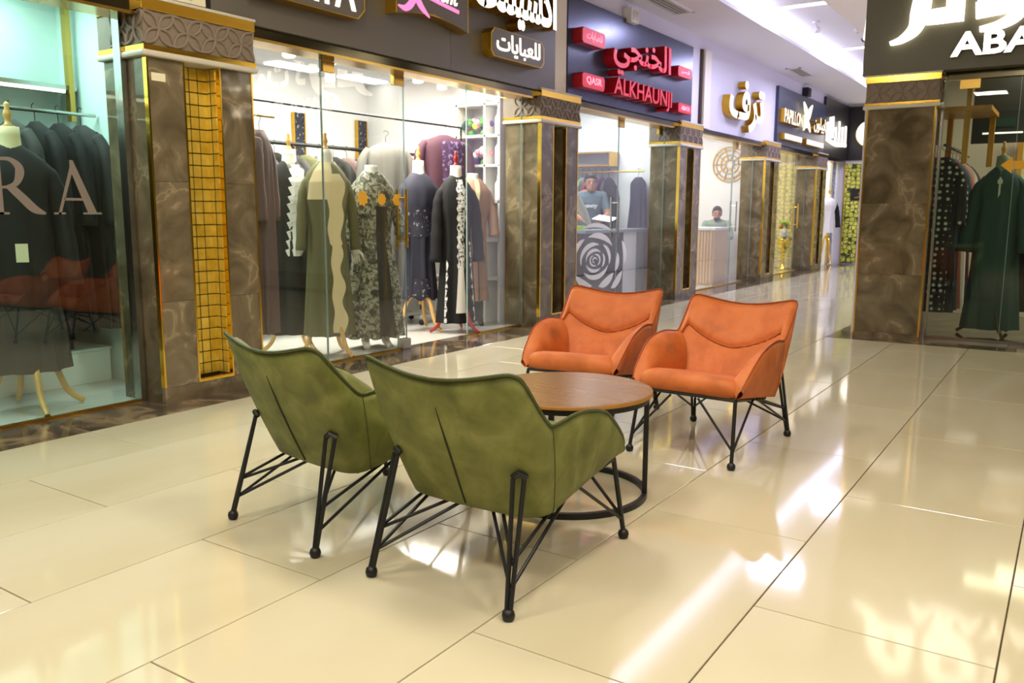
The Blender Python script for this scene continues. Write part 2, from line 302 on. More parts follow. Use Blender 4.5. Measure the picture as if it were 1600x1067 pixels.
for i, (x, y) in enumerate(STRIPS):
    t = thing('ceiling_strip_lamp', 'white strip lamp set across the raised corridor ceiling', 'light', (x, y, 3.735), 0, 'strip lamps across the corridor ceiling')
    b = MB().box(-.38, .38, -.105, -.082, 0, .025).box(-.38, .38, .082, .105, 0, .025).box(-.38, -.352, -.082, .082, 0, .025).box(.352, .38, -.082, .082, 0, .025); obj(b, 'frame', 'shelf_white', t, local=True)
    obj(B(-.352, .352, -.082, .082, .008, .024), 'diffuser', 'lamp', t, local=True)
for x, y in HALL:
    t = thing('added_panel_lamp', 'square warm panel lamp added out of view in the hall ceiling', 'light', (x, y, 3.52), 0, 'square panel lamps added in the hall ceiling')
    b = MB()
    for a in ((-.31, .31, -.31, -.285), (-.31, .31, .285, .31), (-.31, -.285, -.285, .285), (.285, .31, -.285, .285)): b.box(*a, 0, .03)
    obj(b, 'frame', 'shelf_white', t, local=True); obj(B(-.285, .285, -.285, .285, .012, .028), 'diffuser', 'lamp_warm', t, local=True)
for k, (x, y, w, l) in enumerate([(-4.22, 9.6, .26, .95), (-4.22, 15.25, .25, .95)]):
    t = thing('air_vent', ['linear air vent in the ceiling above the red lettered sign', 'linear air vent in the ceiling above the butterfly sign'][k], 'vent', (x, y, 3.535))
    b = MB().box(-w / 2, w / 2, -l / 2, -l / 2 + .03, 0, .015).box(-w / 2, w / 2, l / 2 - .03, l / 2, 0, .015).box(-w / 2, -w / 2 + .03, -l / 2, l / 2, 0, .015).box(w / 2 - .03, w / 2, -l / 2, l / 2, 0, .015); obj(b, 'frame', 'ceiling_white', t, local=True)
    obj(B(-w / 2 + .03, w / 2 - .03, -l / 2 + .03, l / 2 - .03, .012, .015), 'backing', 'ink', t, local=True)
    for j in range(4): obj(B(-w / 2 + .045 + j * .05, -w / 2 + .065 + j * .05, -l / 2 + .03, l / 2 - .03, .0, .011), 'slat', 'cornice', t, local=True)
t = thing('security_camera', 'small white bullet camera under the corridor ceiling', 'camera', (-3.27, 12.43, 3.76)); obj(MB().lathe([(.05, -.02), (.05, 0)]), 'base', 'shelf_white', t, True, local=True); obj(MB().tube([(0, 0, -.02), (0, 0, -.09)], .015), 'bracket', 'shelf_white', t, True, local=True); obj(MB().tube([(0, -.1, -.12), (0, .1, -.09)], .045, 12), 'body', 'shelf_white', t, True, local=True)
for k, (x, y) in enumerate([(-2.95, 14.0), (-2.88, 13.2)]):
    t = thing('smoke_detector' if k else 'sprinkler', ['small dark sprinkler head under the corridor ceiling', 'round white smoke detector on the corridor ceiling'][k], 'detector' if k else 'sprinkler', (x, y, 3.76)); obj(MB().lathe([(.03, -.05), (.05, -.03), (.055, 0)]), 'body', 'shelf_white' if k else 'black_metal', t, True, local=True); obj(MB().lathe([(.012, -.07), (.02, -.05)]), 'tip', 'cornice', t, True, local=True)
for k, (y, z, m) in enumerate([(9.2, 3.38, 'shelf_white'), (16.74, 3.40, 'black_metal')]):
    t = thing('wall_speaker', ['small white box fixed above the red lettered sign', 'small black box fixed above the butterfly sign'][k], 'speaker', (-4.56, y, z)); obj(B(0, .12, -.1, .1, -.08, .08), 'body', m, t, bevel=.008, local=True); obj(B(.12, .126, -.07, .07, -.055, .055), 'grille', 'cornice' if k == 0 else 'ink', t, local=True)
# plaster pilaster beside the white shop front; dark strip paints its shaded gap
struct(B(-4.60, -4.50, 11.56, 11.80, 2.33, 3.38), 'trim_3', 'ceiling_cream'); struct(B(-4.60, -4.53, 11.50, 11.56, 2.33, 3.38), 'gap_shade_strip', 'wood_dark')
struct(B(-4.56, -4.51, 7.54, 7.76, 2.33, 3.55), 'trim_5', 'ceiling_cream')

# ------------------------------------------------------------------ pillars
def petals(b, u0, u1, v0, v1, n, base, ax, r=.0095):
    p = (u1 - u0) / n; h = (v1 - v0); o = Vector(base)
    def arc(a, d, s):
        a = Vector(a); d = Vector(d); t = d - a; nn = Vector((-t.y, t.x)) * s * .24
        pts = []
        for k in range(9):
            q = k / 8; pt = a + t * q + nn * (4 * q * (1 - q))
            pts.append(o + ax[0] * max(u0, min(u1, pt.x)) + ax[1] * max(v0, min(v1, pt.y)) + ax[2] * .004)
        b.tube(pts, r, 6)
    vm = (v0 + v1) / 2
    for i in range(n):
        uc = u0 + (i + .5) * p
        for su in (-1, 1):
            for sv in (-1, 1):
                for s in (-1, 1): arc((uc, vm), (uc + su * p / 2, vm + sv * h / 2), s)
def niche_pillar(y0, name, label, mosaic=False, w=.75):
    x = -4.505; t = thing(name, label, 'pillar', (x - .2, y0 + w / 2, 0), 0, None); y1 = y0 + w; n0, n1 = y0 + .25, y0 + w - .255
    zt = 2.03
    def slab(a, b, z0, z1): obj(B(x - .03, x, a, b, z0, z1), 'marble_panel', 'marble', t)
    zj = [0, .62, 1.33, zt]
    for k in range(3):
        slab(y0 + .012, n0 - .012, max(zj[k], .10) + .001, zj[k + 1] - .001); slab(n1 + .012, y1 - .012, max(zj[k], .10) + .001, zj[k + 1] - .001)
    slab(y0, y1, 0, .099)
    obj(B(x - .42, x - .034, y0 + .004, n0 - .004, 0, zt), 'pier_core', 'marble', t); obj(B(x - .42, x - .034, n1 + .004, y1 - .004, 0, zt), 'pier_core', 'marble', t)
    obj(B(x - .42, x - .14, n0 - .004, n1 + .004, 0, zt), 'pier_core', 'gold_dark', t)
    for a in (y0, y1 - .012, n0 - .012, n1): obj(B(x - .034, x + .004, a, a + .012, .10, zt), 'gold_strip', 'gold', t, bevel=.001, seg=1)
    obj(B(x - .034, x + .004, n0, n1, .10, .115), 'gold_strip', 'gold', t)
    if mosaic:
        nr = 26; ch = (zt - .115) / nr; cw = (n1 - n0) / 4; me = None
        for rws in range(nr):
            for k in range(4):
                if me is None: me = obj(B(-.004, .004, -cw / 2 + .003, cw / 2 - .003, -ch / 2 + .003, ch / 2 - .003), 'mosaic_tile', 'gold_mosaic', t, bevel=.0015, local=True, seg=1); q = me
                else: q = me.copy(); COL.objects.link(q); q.parent = t
                q.location = FRAME[t].inverted() @ Vector((x - .134, n0 + cw * (k + .5), .115 + ch * (rws + .5)))
            for k in range(2):
                q = me.copy(); COL.objects.link(q); q.parent = t; q.rotation_euler = (0, 0, PI / 2); q.scale = (1, .82, 1)
                q.location = FRAME[t].inverted() @ Vector((x - .115 + .058 * k, n1 - .002, .115 + ch * (rws + .5)))
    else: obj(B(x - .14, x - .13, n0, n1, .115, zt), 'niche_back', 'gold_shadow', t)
    # capital
    e = .02
    obj(B(x - .44, x + e + .012, y0 - e - .012, y1 + e + .012, zt, zt + .035), 'cornice', 'cornice', t, bevel=.012)
    obj(B(x - .44, x + e, y0 - e, y1 + e, zt + .035, zt + .065), 'gold_band', 'gold', t, bevel=.001, seg=1)
    obj(B(x - .44, x + .008, y0 - .012, y1 + .012, zt + .065, zt + .255), 'frieze', 'petal_stone', t)
    b = MB(); petals(b, y0 - .01, y1 + .01, zt + .075, zt + .247, 4, (x + .008, 0, 0), AXL, .009)
    petals(b, x - .30, x + .008, zt + .075, zt + .247, 2, (0, y0 - .012, 0), AXR); obj(b, 'petal_relief', 'petal_stone', t, smooth=True)
    obj(B(x - .44, x + e, y0 - e, y1 + e, zt + .255, zt + .315), 'gold_band', 'gold', t, bevel=.001, seg=1)
    obj(B(x - .44, x + e + .006, y0 - e - .006, y1 + e + .006, zt + .315, zt + .333), 'cornice', 'cornice', t, bevel=.004)
    return t
P1 = niche_pillar(3.0, 'marble_pillar', 'brown marble pillar with bright gold mosaic niche beside the glass with large letters', True)
o = obj(B(-4.505, -4.503, 3.03, 3.12, 1.90, 1.945), 'notice_plate', 'cream_board', P1); o['label'] = 'small pale warning notice'
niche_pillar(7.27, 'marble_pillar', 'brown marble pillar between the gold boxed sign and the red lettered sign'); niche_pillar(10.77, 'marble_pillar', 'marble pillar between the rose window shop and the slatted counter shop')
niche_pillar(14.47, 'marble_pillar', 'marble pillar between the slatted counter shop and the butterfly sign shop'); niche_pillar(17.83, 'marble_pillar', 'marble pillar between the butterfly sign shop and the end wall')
# corner pillar of the right hand shop
t = thing('marble_pillar', 'wide brown marble corner pillar without niche under the olive sign', 'pillar', (-1.44, 8.7, 0)); y = 8.5
for k, (a, b_) in enumerate([(0, .05), (.052, .60), (.602, 1.25), (1.252, 2.10)]): obj(B(-1.715, -1.165, y, y + .03, a, b_), 'marble_panel', 'marble', t)
obj(B(-1.73, -1.15, y + .034, y + .26, 0, 2.1), 'pier_core', 'marble', t)
for a in (-1.73, -1.165): obj(B(a, a + .015, y - .004, y + .034, 0, 2.10), 'gold_strip', 'gold', t)
obj(B(-1.765, -1.115, y - .03, y + .26, 2.10, 2.135), 'cornice', 'cornice', t, bevel=.012); obj(B(-1.755, -1.125, y - .02, y + .26, 2.135, 2.155), 'gold_band', 'gold', t)
obj(B(-1.745, -1.135, y - .008, y + .26, 2.155, 2.335), 'frieze', 'petal_stone', t); b = MB(); petals(b, -1.74, -1.14, 2.16, 2.33, 3, (0, y - .008, 0), AXR); petals(b, 8.5, 8.74, 2.16, 2.33, 1, (-1.135, 0, 0), AXL); obj(b, 'petal_relief', 'petal_stone', t, smooth=True)
obj(B(-1.755, -1.125, y - .02, y + .26, 2.335, 2.39), 'gold_band', 'gold', t); obj(B(-1.76, -1.12, y - .026, y + .26, 2.39, 2.402), 'cornice', 'cornice', t)

# ------------------------------------------------------------------ glazed shop fronts
def bay(n, y0, y1, panes, gm='glass', handle=None, hm='gold', patches=()):
    w = struct(B(-4.78, -4.54, y0, y1, 2.27, 2.33), 'window_%d' % n, 'header')
    obj(B(-4.74, -4.54, y0, y1, 2.252, 2.27), 'window_rail', 'brass', w)
    for a, b_ in panes:
        obj(B(-4.726, -4.714, a + .004, b_ - .004, .012, 2.255), 'pane', gm, w)
        obj(B(-4.735, -4.705, a + .004, b_ - .004, .0, .014), 'bottom_rail', 'gold_satin', w)
        for q in (a + .002, b_ - .004): obj(B(-4.727, -4.713, q, q + .002, .014, 2.252), 'pane_edge', 'glass_edge', w)
    for q in patches: obj(B(-4.74, -4.70, q - .06, q + .06, 2.17, 2.25), 'patch_fitting', 'brass', w, bevel=.003); 
    for q in handle or ():
        for dx in (.05, -.05):
            h = obj(MB().tube([(-4.72 + dx, q, .86), (-4.72 + dx, q, 1.34)], .013, 10), 'door_handle', hm, w, True)
        for z in (.93, 1.27): obj(MB().tube([(-4.67, q, z), (-4.77, q, z)], .009, 8), 'handle_bar', hm, w, True)
    return w
wa = bay(1, .55, 2.99, [(.55, 2.975)], 'glass_teal'); obj(B(-4.76, -4.69, 2.962, 2.998, 0, 2.26), 'steel_channel', 'steel', wa)
wb = bay(2, 3.78, 7.27, [(3.80, 4.55), (4.55, 5.47), (6.33, 7.25)], handle=[5.43], patches=[4.62, 5.4])
obj(B(-4.75, -4.69, 5.38, 5.49, 0, .09), 'patch_fitting', 'steel', wb, bevel=.003)
wc = bay(3, 8.02, 10.77, [(8.04, 9.40), (9.40, 10.75)], handle=[9.34], hm='steel', patches=[9.46, 10.6])
wd = bay(4, 11.55, 14.47, [(11.57, 13.45), (13.47, 14.45)], handle=[13.58], hm='steel', patches=[13.6])
we = bay(5, 15.25, 17.83, [(15.27, 17.1), (17.12, 17.82)], handle=[17.2], patches=[17.2])
wf = bay(6, 18.6, 20.4, [(18.62, 19.3)])
w = struct(B(-1.12, 4, 8.68, 8.78, 2.34, 2.42), 'window_7', 'header')
for a, b_ in [(-1.12, -.53), (-.53, .9), (.9, 2.4), (2.4, 3.98)]: obj(B(a + .004, b_ - .004, 8.714, 8.726, .03, 2.35), 'pane', 'glass_dark', w); obj(B(a + .002, a + .005, 8.712, 8.728, .03, 2.34), 'pane_edge', 'glass_edge', w)
obj(B(-1.12, 4, 8.70, 8.74, 0, .03), 'bottom_rail', 'steel', w); obj(B(-1.0, -.84, 8.70, 8.74, 2.26, 2.34), 'patch_fitting', 'brass', w); obj(B(-1.135, -1.118, 8.69, 8.75, 0, 2.34), 'steel_channel', 'steel', w)

# ------------------------------------------------------------------ signs
def chbox(u0, u1, v0, v1, k): return [(u0 + k, v0), (u1 - k, v0), (u1, v0 + k), (u1, v1 - k), (u1 - k, v1), (u0 + k, v1), (u0, v1 - k), (u0, v0 + k)]
def framed(t, poly, x0, x1, face='sign_grey', side='gold_satin', name='sign_box'):
    o = obj(MB().prism(poly, ((x0, 0, 0), *AXL), x1 - x0), name, side, t)
    cx = sum(p[0] for p in poly) / len(poly); cz = sum(p[1] for p in poly) / len(poly)
    q = []
    for p in poly: d = Vector((p[0] - cx, p[1] - cz)); l = d.length; q.append((cx + d.x * (l - .014) / l, cz + d.y * (l - .014) / l))
    obj(MB().prism(q, ((x1, 0, 0), *AXL), .002), 'face', face, o); return o
def rtext(s): return s[::-1]
XC = '\uFE96\uFEE8\uFEE0\uFEF4\uFEB4\uFEDB\uFE8D'; LIL = '\uFE95\uFE8E\uFEF3\uFE8E\uFE92\uFECC\uFEE0\uFEDF'
s = thing('shop_sign', 'dark grey sign board with gold edged boxes and white lit letters', 'sign', (-4.55, 5.5, 2.33))
obj(B(-4.56, -4.505, 3.46, 5.828, 2.335, 3.54), 'panel', 'sign_grey', s); obj(B(-4.56, -4.505, 5.832, 7.53, 2.335, 3.54), 'panel', 'sign_grey', s)
q = framed(s, chbox(3.62, 4.70, 2.51, 2.92, .07), -4.505, -4.40); obj(textmb('ABAYA', (3.70, 4.60, 2.555, 2.83), (-4.398, 0, 0), AXL, .006, .02), 'lettering', ['lit_soft', 'lit_soft'], q)
arc = [(5.03 + .91 * k / 12, 2.632 + .055 * math.sin(PI * k / 12)) for k in range(13)]
q = framed(s, arc + [(5.94, 3.3), (5.03, 3.3)], -4.505, -4.40)
b = MB(); strip_prism(b, [(5.05, 2.69), (5.15, 2.69), (5.25, 2.80), (5.38, 3.1)], [.01, .05, .06, .03], (-4.398, 0, 0), AXL, .006); strip_prism(b, [(5.18, 3.1), (5.24, 2.85), (5.31, 2.74), (5.42, 2.665)], [.03, .06, .055, .012], (-4.3975, 0, 0), AXL, .006)
strip_prism(b, [(5.30, 2.83), (5.55, 2.80), (5.80, 2.775)], [.028, .028, .028], (-4.397, 0, 0), AXL, .006); obj(b, 'pink_mark', 'lit_pink', q)
obj(textmb('cellent', (5.33, 5.80, 2.815, 2.97), (-4.398, 0, 0), AXL, .006, .012, .35), 'lettering', ['lit_soft', 'lit_soft'], q)
q = framed(s, chbox(6.27, 7.15, 2.51, 2.752, .05), -4.505, -4.40); obj(textmb(LIL, (6.35, 7.07, 2.535, 2.725), (-4.398, 0, 0), AXL, .006, .012), 'lettering', ['lit_soft', 'lit_soft'], q)
obj(textmb(XC, (6.0, 7.34, 2.79, 3.32), (-4.505, 0, 0), AXL, .125, .035), 'lettering', ['lit_white', 'gold_satin'], s)
s = thing('shop_sign', 'dark blue board with bright red raised letters and red plates', 'sign', (-4.55, 9.45, 2.32))
obj(B(-4.56, -4.505, 7.78, 11.12, 2.335, 3.34), 'panel', 'sign_blue', s)
obj(textmb('\uFEF2\uFEA0\uFEE8\uFEA8\uFEDF\uFE8D', (8.55, 10.1, 2.66, 3.15), (-4.505, 0, 0), AXL, .13, .02), 'lettering', ['red_face', 'red_side'], s); obj(textmb('ALKHAUNJI', (8.56, 10.14, 2.39, 2.63), (-4.505, 0, 0), AXL, .14, .015), 'lettering', ['red_face', 'red_side'], s)
for tx, u0, u1, v0, v1 in [(LIL, 7.89, 8.39, 2.88, 3.035), ('QASR', 7.90, 8.40, 2.44, 2.59), ('\uFEAE\uFEBC\uFED7', 10.38, 10.82, 2.87, 3.0), ('ABAYA', 10.42, 10.86, 2.43, 2.55)]:
    q = obj(MB().prism(chbox(u0, u1, v0, v1, .025), ((-4.505, 0, 0), *AXL), .105), 'name_plate', 'red_side', s); obj(MB().prism(chbox(u0 + .006, u1 - .006, v0 + .006, v1 - .006, .025), ((-4.40, 0, 0), *AXL), .002), 'face', 'red_face', q)
    obj(textmb(tx, (u0 + .09, u1 - .07, v0 + .035, v1 - .03), (-4.398, 0, 0), AXL, .004, .01), 'lettering', ['lit_rosy', 'lit_rosy'], q)
s = thing('shop_sign', 'raised gold and white Arabic letters on the pale lilac wall', 'sign', (-4.5, 13.2, 2.4)); obj(textmb('\uFED1\uFEAE\uFE97', (12.42, 14.05, 2.40, 3.15), (-4.56, 0, 0), AXL, .12, .03), 'lettering', ['lit_cream', 'gold_satin'], s)
s = thing('shop_sign', 'navy sign board with cream letters, a butterfly mark and two lit plates', 'sign', (-4.55, 16.65, 2.32)); obj(B(-4.56, -4.505, 15.03, 18.26, 2.335, 3.32), 'panel', 'sign_navy', s)
obj(textmb('PAPILLON', (15.12, 16.26, 2.71, 2.95), (-4.505, 0, 0), AXL, .09, .012), 'lettering', ['lit_cream', 'gold_satin'], s); obj(textmb('\uFEE5\uFEEE\uFEE0\uFEF4\uFE91\uFE8E\uFE91', (17.08, 18.05, 2.70, 3.0), (-4.505, 0, 0), AXL, .09, .012), 'lettering', ['lit_cream', 'gold_satin'], s)
b = MB()
for sg in (-1, 1):
    strip_prism(b, [(16.67, 2.86), (16.67 + sg * .1, 3.0), (16.67 + sg * .3, 3.18)], [.03, .17, .02], (-4.45, 0, 0), AXL, .02); strip_prism(b, [(16.67, 2.86), (16.67 + sg * .1, 2.80), (16.67 + sg * .24, 2.68)], [.03, .1, .02], (-4.45, 0, 0), AXL, .02)
b.box(-4.505, -4.42, 16.655, 16.685, 2.74, 2.98); obj(b, 'butterfly_mark', 'lit_cream', s)
for u0, u1 in ((15.2, 16.3), (16.62, 17.88)): q = obj(B(-4.505, -4.42, u0, u1, 2.43, 2.54), 'lit_plate', 'gold_satin', s); obj(B(-4.42, -4.416, u0 + .02, u1 - .02, 2.445, 2.525), 'face', 'lit_soft', q)
s = thing('shop_sign', 'black sign board with glowing warm white letters near the end wall', 'sign', (-4.55, 19.3, 2.32)); obj(B(-4.56, -4.505, 18.27, 20.44, 2.335, 3.5), 'panel', 'sign_black', s)
b = MB()
for u, v0, v1, wd in [(18.4, 2.66, 3.0, .1), (18.62, 2.62, 3.12, .1), (18.84, 2.72, 3.15, .12), (19.1, 2.62, 2.95, .1), (19.4, 2.64, 3.1, .1), (19.7, 2.66, 3.0, .12), (20.0, 2.6, 3.05, .12)]: strip_prism(b, [(u, v0), (u + .03, (v0 + v1) / 2), (u, v1)], [wd * .7, wd * .45, wd * .6], (-4.505, 0, 0), AXL, .03)
strip_prism(b, [(18.36, 2.66), (19.2, 2.6), (20.1, 2.64)], [.07, .08, .06], (-4.504, 0, 0), AXL, .03); obj(b, 'lettering', 'lit_soft', s)
s = thing('round_sign', 'round white lit sign on the dark board at the corridor end', 'sign', (-4.08, 20.4, 2.9)); obj(B(-4.5, -3.3, 20.40, 20.45, 2.33, 3.5), 'panel', 'sign_black', s)
circ = lambda cx, cz, r, n=28: [(cx + r * math.cos(2 * PI * k / n), cz + r * math.sin(2 * PI * k / n)) for k in range(n)]
obj(MB().prism(circ(-4.05, 2.9, .3), ((0, 20.40, 0), *AXR), .06), 'disc', 'brass', s); obj(MB().prism(circ(-4.05, 2.9, .28), ((0, 20.34, 0), *AXR), .004), 'face', 'lit_white', s)
s = thing('corner_shop_sign', 'olive grey sign board with large bright white letters above the corner shop', 'sign', (1, 8.5, 2.4))
obj(B(-1.79, 3.98, 8.5, 8.66, 2.405, 3.54), 'panel', 'sign_olive', s); obj(B(-1.79, -1.732, 8.66, 11.0, 2.405, 3.54), 'panel', 'sign_olive', s)
obj(textmb('ABAYA DOT COM', (-1.067, 1.62, 2.50, 2.705), (0, 8.5, 0), AXR, .05, .03), 'lettering', ['lit_white', 'gold_satin'], s)
b = MB(); bs = (0, 8.5, 0)
strip_prism(b, [(-1.565, 2.668), (-1.47, 2.695), (-1.37, 2.78), (-1.335, 2.93), (-1.30, 3.12), (-1.2, 3.2)], [.03, .06, .11, .15, .13, .1], bs, AXR, .05)
strip_prism(b, [(-1.36, 2.855), (-1.2, 2.86), (-.99, 2.865)], [.10, .125, .125], (0, 8.4985, 0), AXR, .05); strip_prism(b, [(-1.06, 2.8), (-1.06, 3.0), (-1.08, 3.2), (-1.24, 3.26)], [.14, .14, .13, .1], (0, 8.497, 0), AXR, .05)
strip_prism(b, [(-.86, 2.715), (-.72, 2.735), (-.6, 2.80), (-.53, 2.93), (-.5, 3.15)], [.04, .07, .10, .12, .12], bs, AXR, .05); strip_prism(b, [(-.90, 2.87), (-.74, 2.885), (-.55, 2.9)], [.13, .13, .12], (0, 8.4985, 0), AXR, .05)
strip_prism(b, [(-.82, 2.9), (-.82, 3.1), (-.74, 3.22), (-.56, 3.2)], [.14, .13, .11, .11], (0, 8.497, 0), AXR, .05); obj(b, 'lettering', 'lit_white', s)
obj(textmb('\uFEDB \uFE95\uFEED\uFEA9 \uFE94\uFEF3\uFE8E\uFE92\uFECB', (-.38, 1.85, 2.76, 3.3), (0, 8.5, 0), AXR, .05, .04), 'lettering', ['lit_white', 'gold_satin'], s)
obj(textmb('ABAYA', (-10.6, -8.75, 2.78, 3.25), (-1.79, 0, 0), AXS, .07, .03), 'lettering', ['lit_soft', 'lit_soft'], s)
s = thing('small_sign', 'small cream board with dark letters over the capital of the mosaic pillar', 'sign', (-4.5, 3.2, 2.37)); obj(B(-4.54, -4.50, 2.5, 3.42, 2.372, 2.75), 'board', 'cream_board', s); obj(textmb('ORS', (3.17, 3.335, 2.392, 2.5), (-4.50, 0, 0), AXL, .004, .01), 'lettering', ['ink', 'ink'], s); obj(B(-4.56, -4.50, 3.425, 3.455, 2.372, 2.9), 'edge', 'ink', s)

# ------------------------------------------------------------------ armchairs and table
TOP = [(0, -.397, .680), (.07, -.396, .684), (.14, -.392, .694), (.21, -.385, .708), (.262, -.374, .717), (.288, -.356, .706), (.293, -.325, .672), (.292, -.27, .612), (.291, -.215, .557), (.290, -.18, .536), (.294, -.13, .540), (.300, -.05, .549), (.303, .05, .541), (.300, .15, .512), (.292, .235, .455), (.284, .30, .40), (.276, .33, .362)]
BOT = [(0, -.215, .243), (.06, -.214, .243), (.12, -.211, .243), (.17, -.207, .243), (.205, -.20, .243), (.23, -.19, .244), (.247, -.178, .246), (.260, -.162, .249), (.267, -.148, .252), (.270, -.135, .255), (.270, -.09, .262), (.268, -.01, .275), (.265, .08, .288), (.262, .17, .301), (.259, .25, .313), (.257, .30, .318), (.256, .332, .322)]
INB = [(0, -.115, .30), (.05, -.115, .30), (.10, -.113, .30), (.14, -.11, .30), (.17, -.106, .30), (.185, -.10, .302), (.195, -.095, .305), (.203, -.09, .31), (.208, -.083, .315), (.212, -.075, .32), (.215, -.05, .325), (.22, .02, .332), (.225, .10, .34), (.23, .18, .348), (.236, .25, .354), (.245, .30, .350), (.256, .332, .322)]
def lerp(a, b, t): return tuple(p + (q - p) * t for p, q in zip(a, b))
def smoothlist(L): return cr(L, 3)
TP, BT, IB = smoothlist(TOP), smoothlist(BOT), smoothlist(INB); NS = len(TP); SEAM = 9 * 3
def sgn(p, s): return (p[0] * s, p[1], p[2])
def fullrow(f): return [sgn(f(i), -1) for i in range(NS - 1, 0, -1)] + [f(i) for i in range(NS)]
def make_chair(label, fab, pipe, loc, rz, group):
    t = thing('lounge_armchair', label, 'armchair', loc, rz, group)
    def outer(i, v):
        p = lerp(BT[i], TP[i], v); n = Vector((BT[i][0] * 2.2 + .0001, BT[i][1] if i < SEAM else 0, 0)); n = n.normalized() if i else Vector((0, -1, 0))
        k = .016 * math.sin(PI * v) ** .8; d = min(1, abs(i - SEAM) / 5)
        return (p[0] + n.x * k * (.45 + .55 * d), p[1] + n.y * k * (.45 + .55 * d), p[2])
    rows = [fullrow(lambda i: outer(i, v / 10)) for v in range(11)]
    rows.append(fullrow(lambda i: lerp(TP[i], IB[i], .045)))
    rows = [fullrow(lambda i: lerp(BT[i], (0, .04, BT[i][2] + .02), .25))] + rows
    b = MB().grid(rows); pan = [p for p in rows[0]]; ce = (0, .05, .285); k0 = len(b.v); b.v += pan + [ce]
    n = len(pan); b.f += [(k0 + j, k0 + j + 1, k0 + n) for j in range(n - 1)] + [(k0 + n - 1, k0, k0 + n)]; b.mi += [0] * n
    sh = obj(b, 'shell', fab, t, 'all', local=True)
    for s in (-1, 1): obj(MB().tube([tuple(q + e for q, e in zip(sgn(outer(SEAM, v / 12), s), (s * .001, 0, 0))) for v in range(13)], .0016, 5), 'seam', pipe, sh, True, local=True)
    dart = [(.004 * math.sin(PI * v / 12) * 2, outer(0, .03 + .77 * v / 12)[1] - .0005, outer(0, .03 + .77 * v / 12)[2]) for v in range(13)]
    obj(MB().tube(dart, [.0042 * min(1, (13 - k) / 5) for k in range(13)], 5), 'seam', 'seam_dark', sh, True, local=True)
    obj(MB().tube(fullrow(lambda i: (TP[i][0], TP[i][1], TP[i][2] + .002)), .0055 if fab == 'fabric_green' else .0034, 8), 'piping', pipe, t, True, local=True)
    # back cushion with a separate head roll above a smile shaped seam
    e = SEAM - 2; uu_ = [sgn(TP[i], -1)[0] for i in range(e, 0, -1)]
    idx = [(-1, i) for i in range(e, 0, -1)] + [(1, i) for i in range(e + 1)]
    nv = 34; rows = []
    for v in range(nv + 1):
        vv = v / nv; row = []
        for s, i in idx:
            w = min(1, i / (e * .62)) ; u = s * i / e
            p = lerp(IB[i], lerp(TP[i], IB[i], .035), vv); vs = .44 + .46 * abs(u) ** 1.5
            q = (vv - vs) / (1 - vs) if vv > vs else vv / vs
            bul = (.048 if vv > vs else .032) * (max(0, 4 * q * (1 - q))) ** .36
            fold = 0
            for u1, wd in ((-.28, .03), (-.1, .025), (.06, .03), (.2, .025), (.34, .03)):
                fold += .0060 * math.exp(-((u - u1 - .12 * (vv - .4)) / wd) ** 2) * (math.sin(PI * min(1, max(0, q))) if vv < vs else .7 * math.sin(PI * q))
            bul = (bul - fold) * (1 - .55 * abs(u) ** 3)
            row.append((s * (p[0] - bul * .75 * abs(u) ** 1.5), p[1] + bul * (1 - .25 * abs(u)), p[2] + bul * .25))
        rows.append(row)
    bc = obj(MB().grid(rows), 'back_cushion', fab, t, 'all', local=True); sp = []
    for j, (s, i) in enumerate(idx):
        v = (.44 + .46 * (i / e) ** 1.5) * nv
        if v < nv * .9: k = int(v); sp.append(tuple(Vector(lerp(rows[k][j], rows[k + 1][j], v - k)) + Vector((0, .002, .001))))
    obj(MB().tube(sp, .003, 6), 'seam', pipe, bc, True, local=True)
    for s in (-1, 1):
        rows = []
        for v in range(15):
            vv = v / 14; row = []
            for i in range(SEAM - 3, NS):
                p = lerp(IB[i], TP[i], vv); f = (i - SEAM + 3) / (NS - SEAM + 2); endk = min(1, (1 - f) * 5 + .12) * min(1, f * 6 + .25)
                bul = .042 * (max(0, 4 * (vv * .96 + .04) * (1 - vv))) ** .5 * endk
                row.append((s * (p[0] - bul), p[1], p[2] + bul * .35))
            rows.append(row)
        obj(MB().grid(rows), 'armrest_pad', fab, t, 'all', local=True)
    prof = [(-.13, .262), (.05, .282), (.22, .302), (.30, .309), (.328, .318), (.341, .342), (.341, .370), (.330, .396), (.305, .408), (.25, .406), (.14, .388), (0, .362), (-.09, .342), (-.13, .325), (-.14, .295)]
    cy, cz = .1, .335; xs = [-.25, -.247, -.238, -.222, -.19] + [-.15 + .05 * k for k in range(7)] + [.19, .222, .238, .247, .25]; rows = []
    for x in xs:
        k = 1 - .10 * max(0, (abs(x) - .19) / .06) ** 2; rows.append([(x, cy + (y - cy) * k, cz + (z - cz) * (1 - .35 * max(0, (abs(x) - .19) / .06) ** 2) + .004 * math.cos(x * 6)) for y, z in prof])
    obj(MB().grid(rows, True, True, True), 'seat_cushion', fab, t, 'all', local=True)
    # black steel frame and wire legs
    FC = {(s, k): (s * (.245 if k else .215), .316 if k else -.15, .311 if k else .240) for s in (-1, 1) for k in (0, 1)}
    b = MB()
    for a, d in (((-1, 1), (1, 1)), ((-1, 0), (1, 0)), ((-1, 0), (-1, 1)), ((1, 0), (1, 1))): b.tube([FC[a], FC[d]], .009, 8)
    obj(b, 'seat_frame', 'black_metal', t, True, local=True)
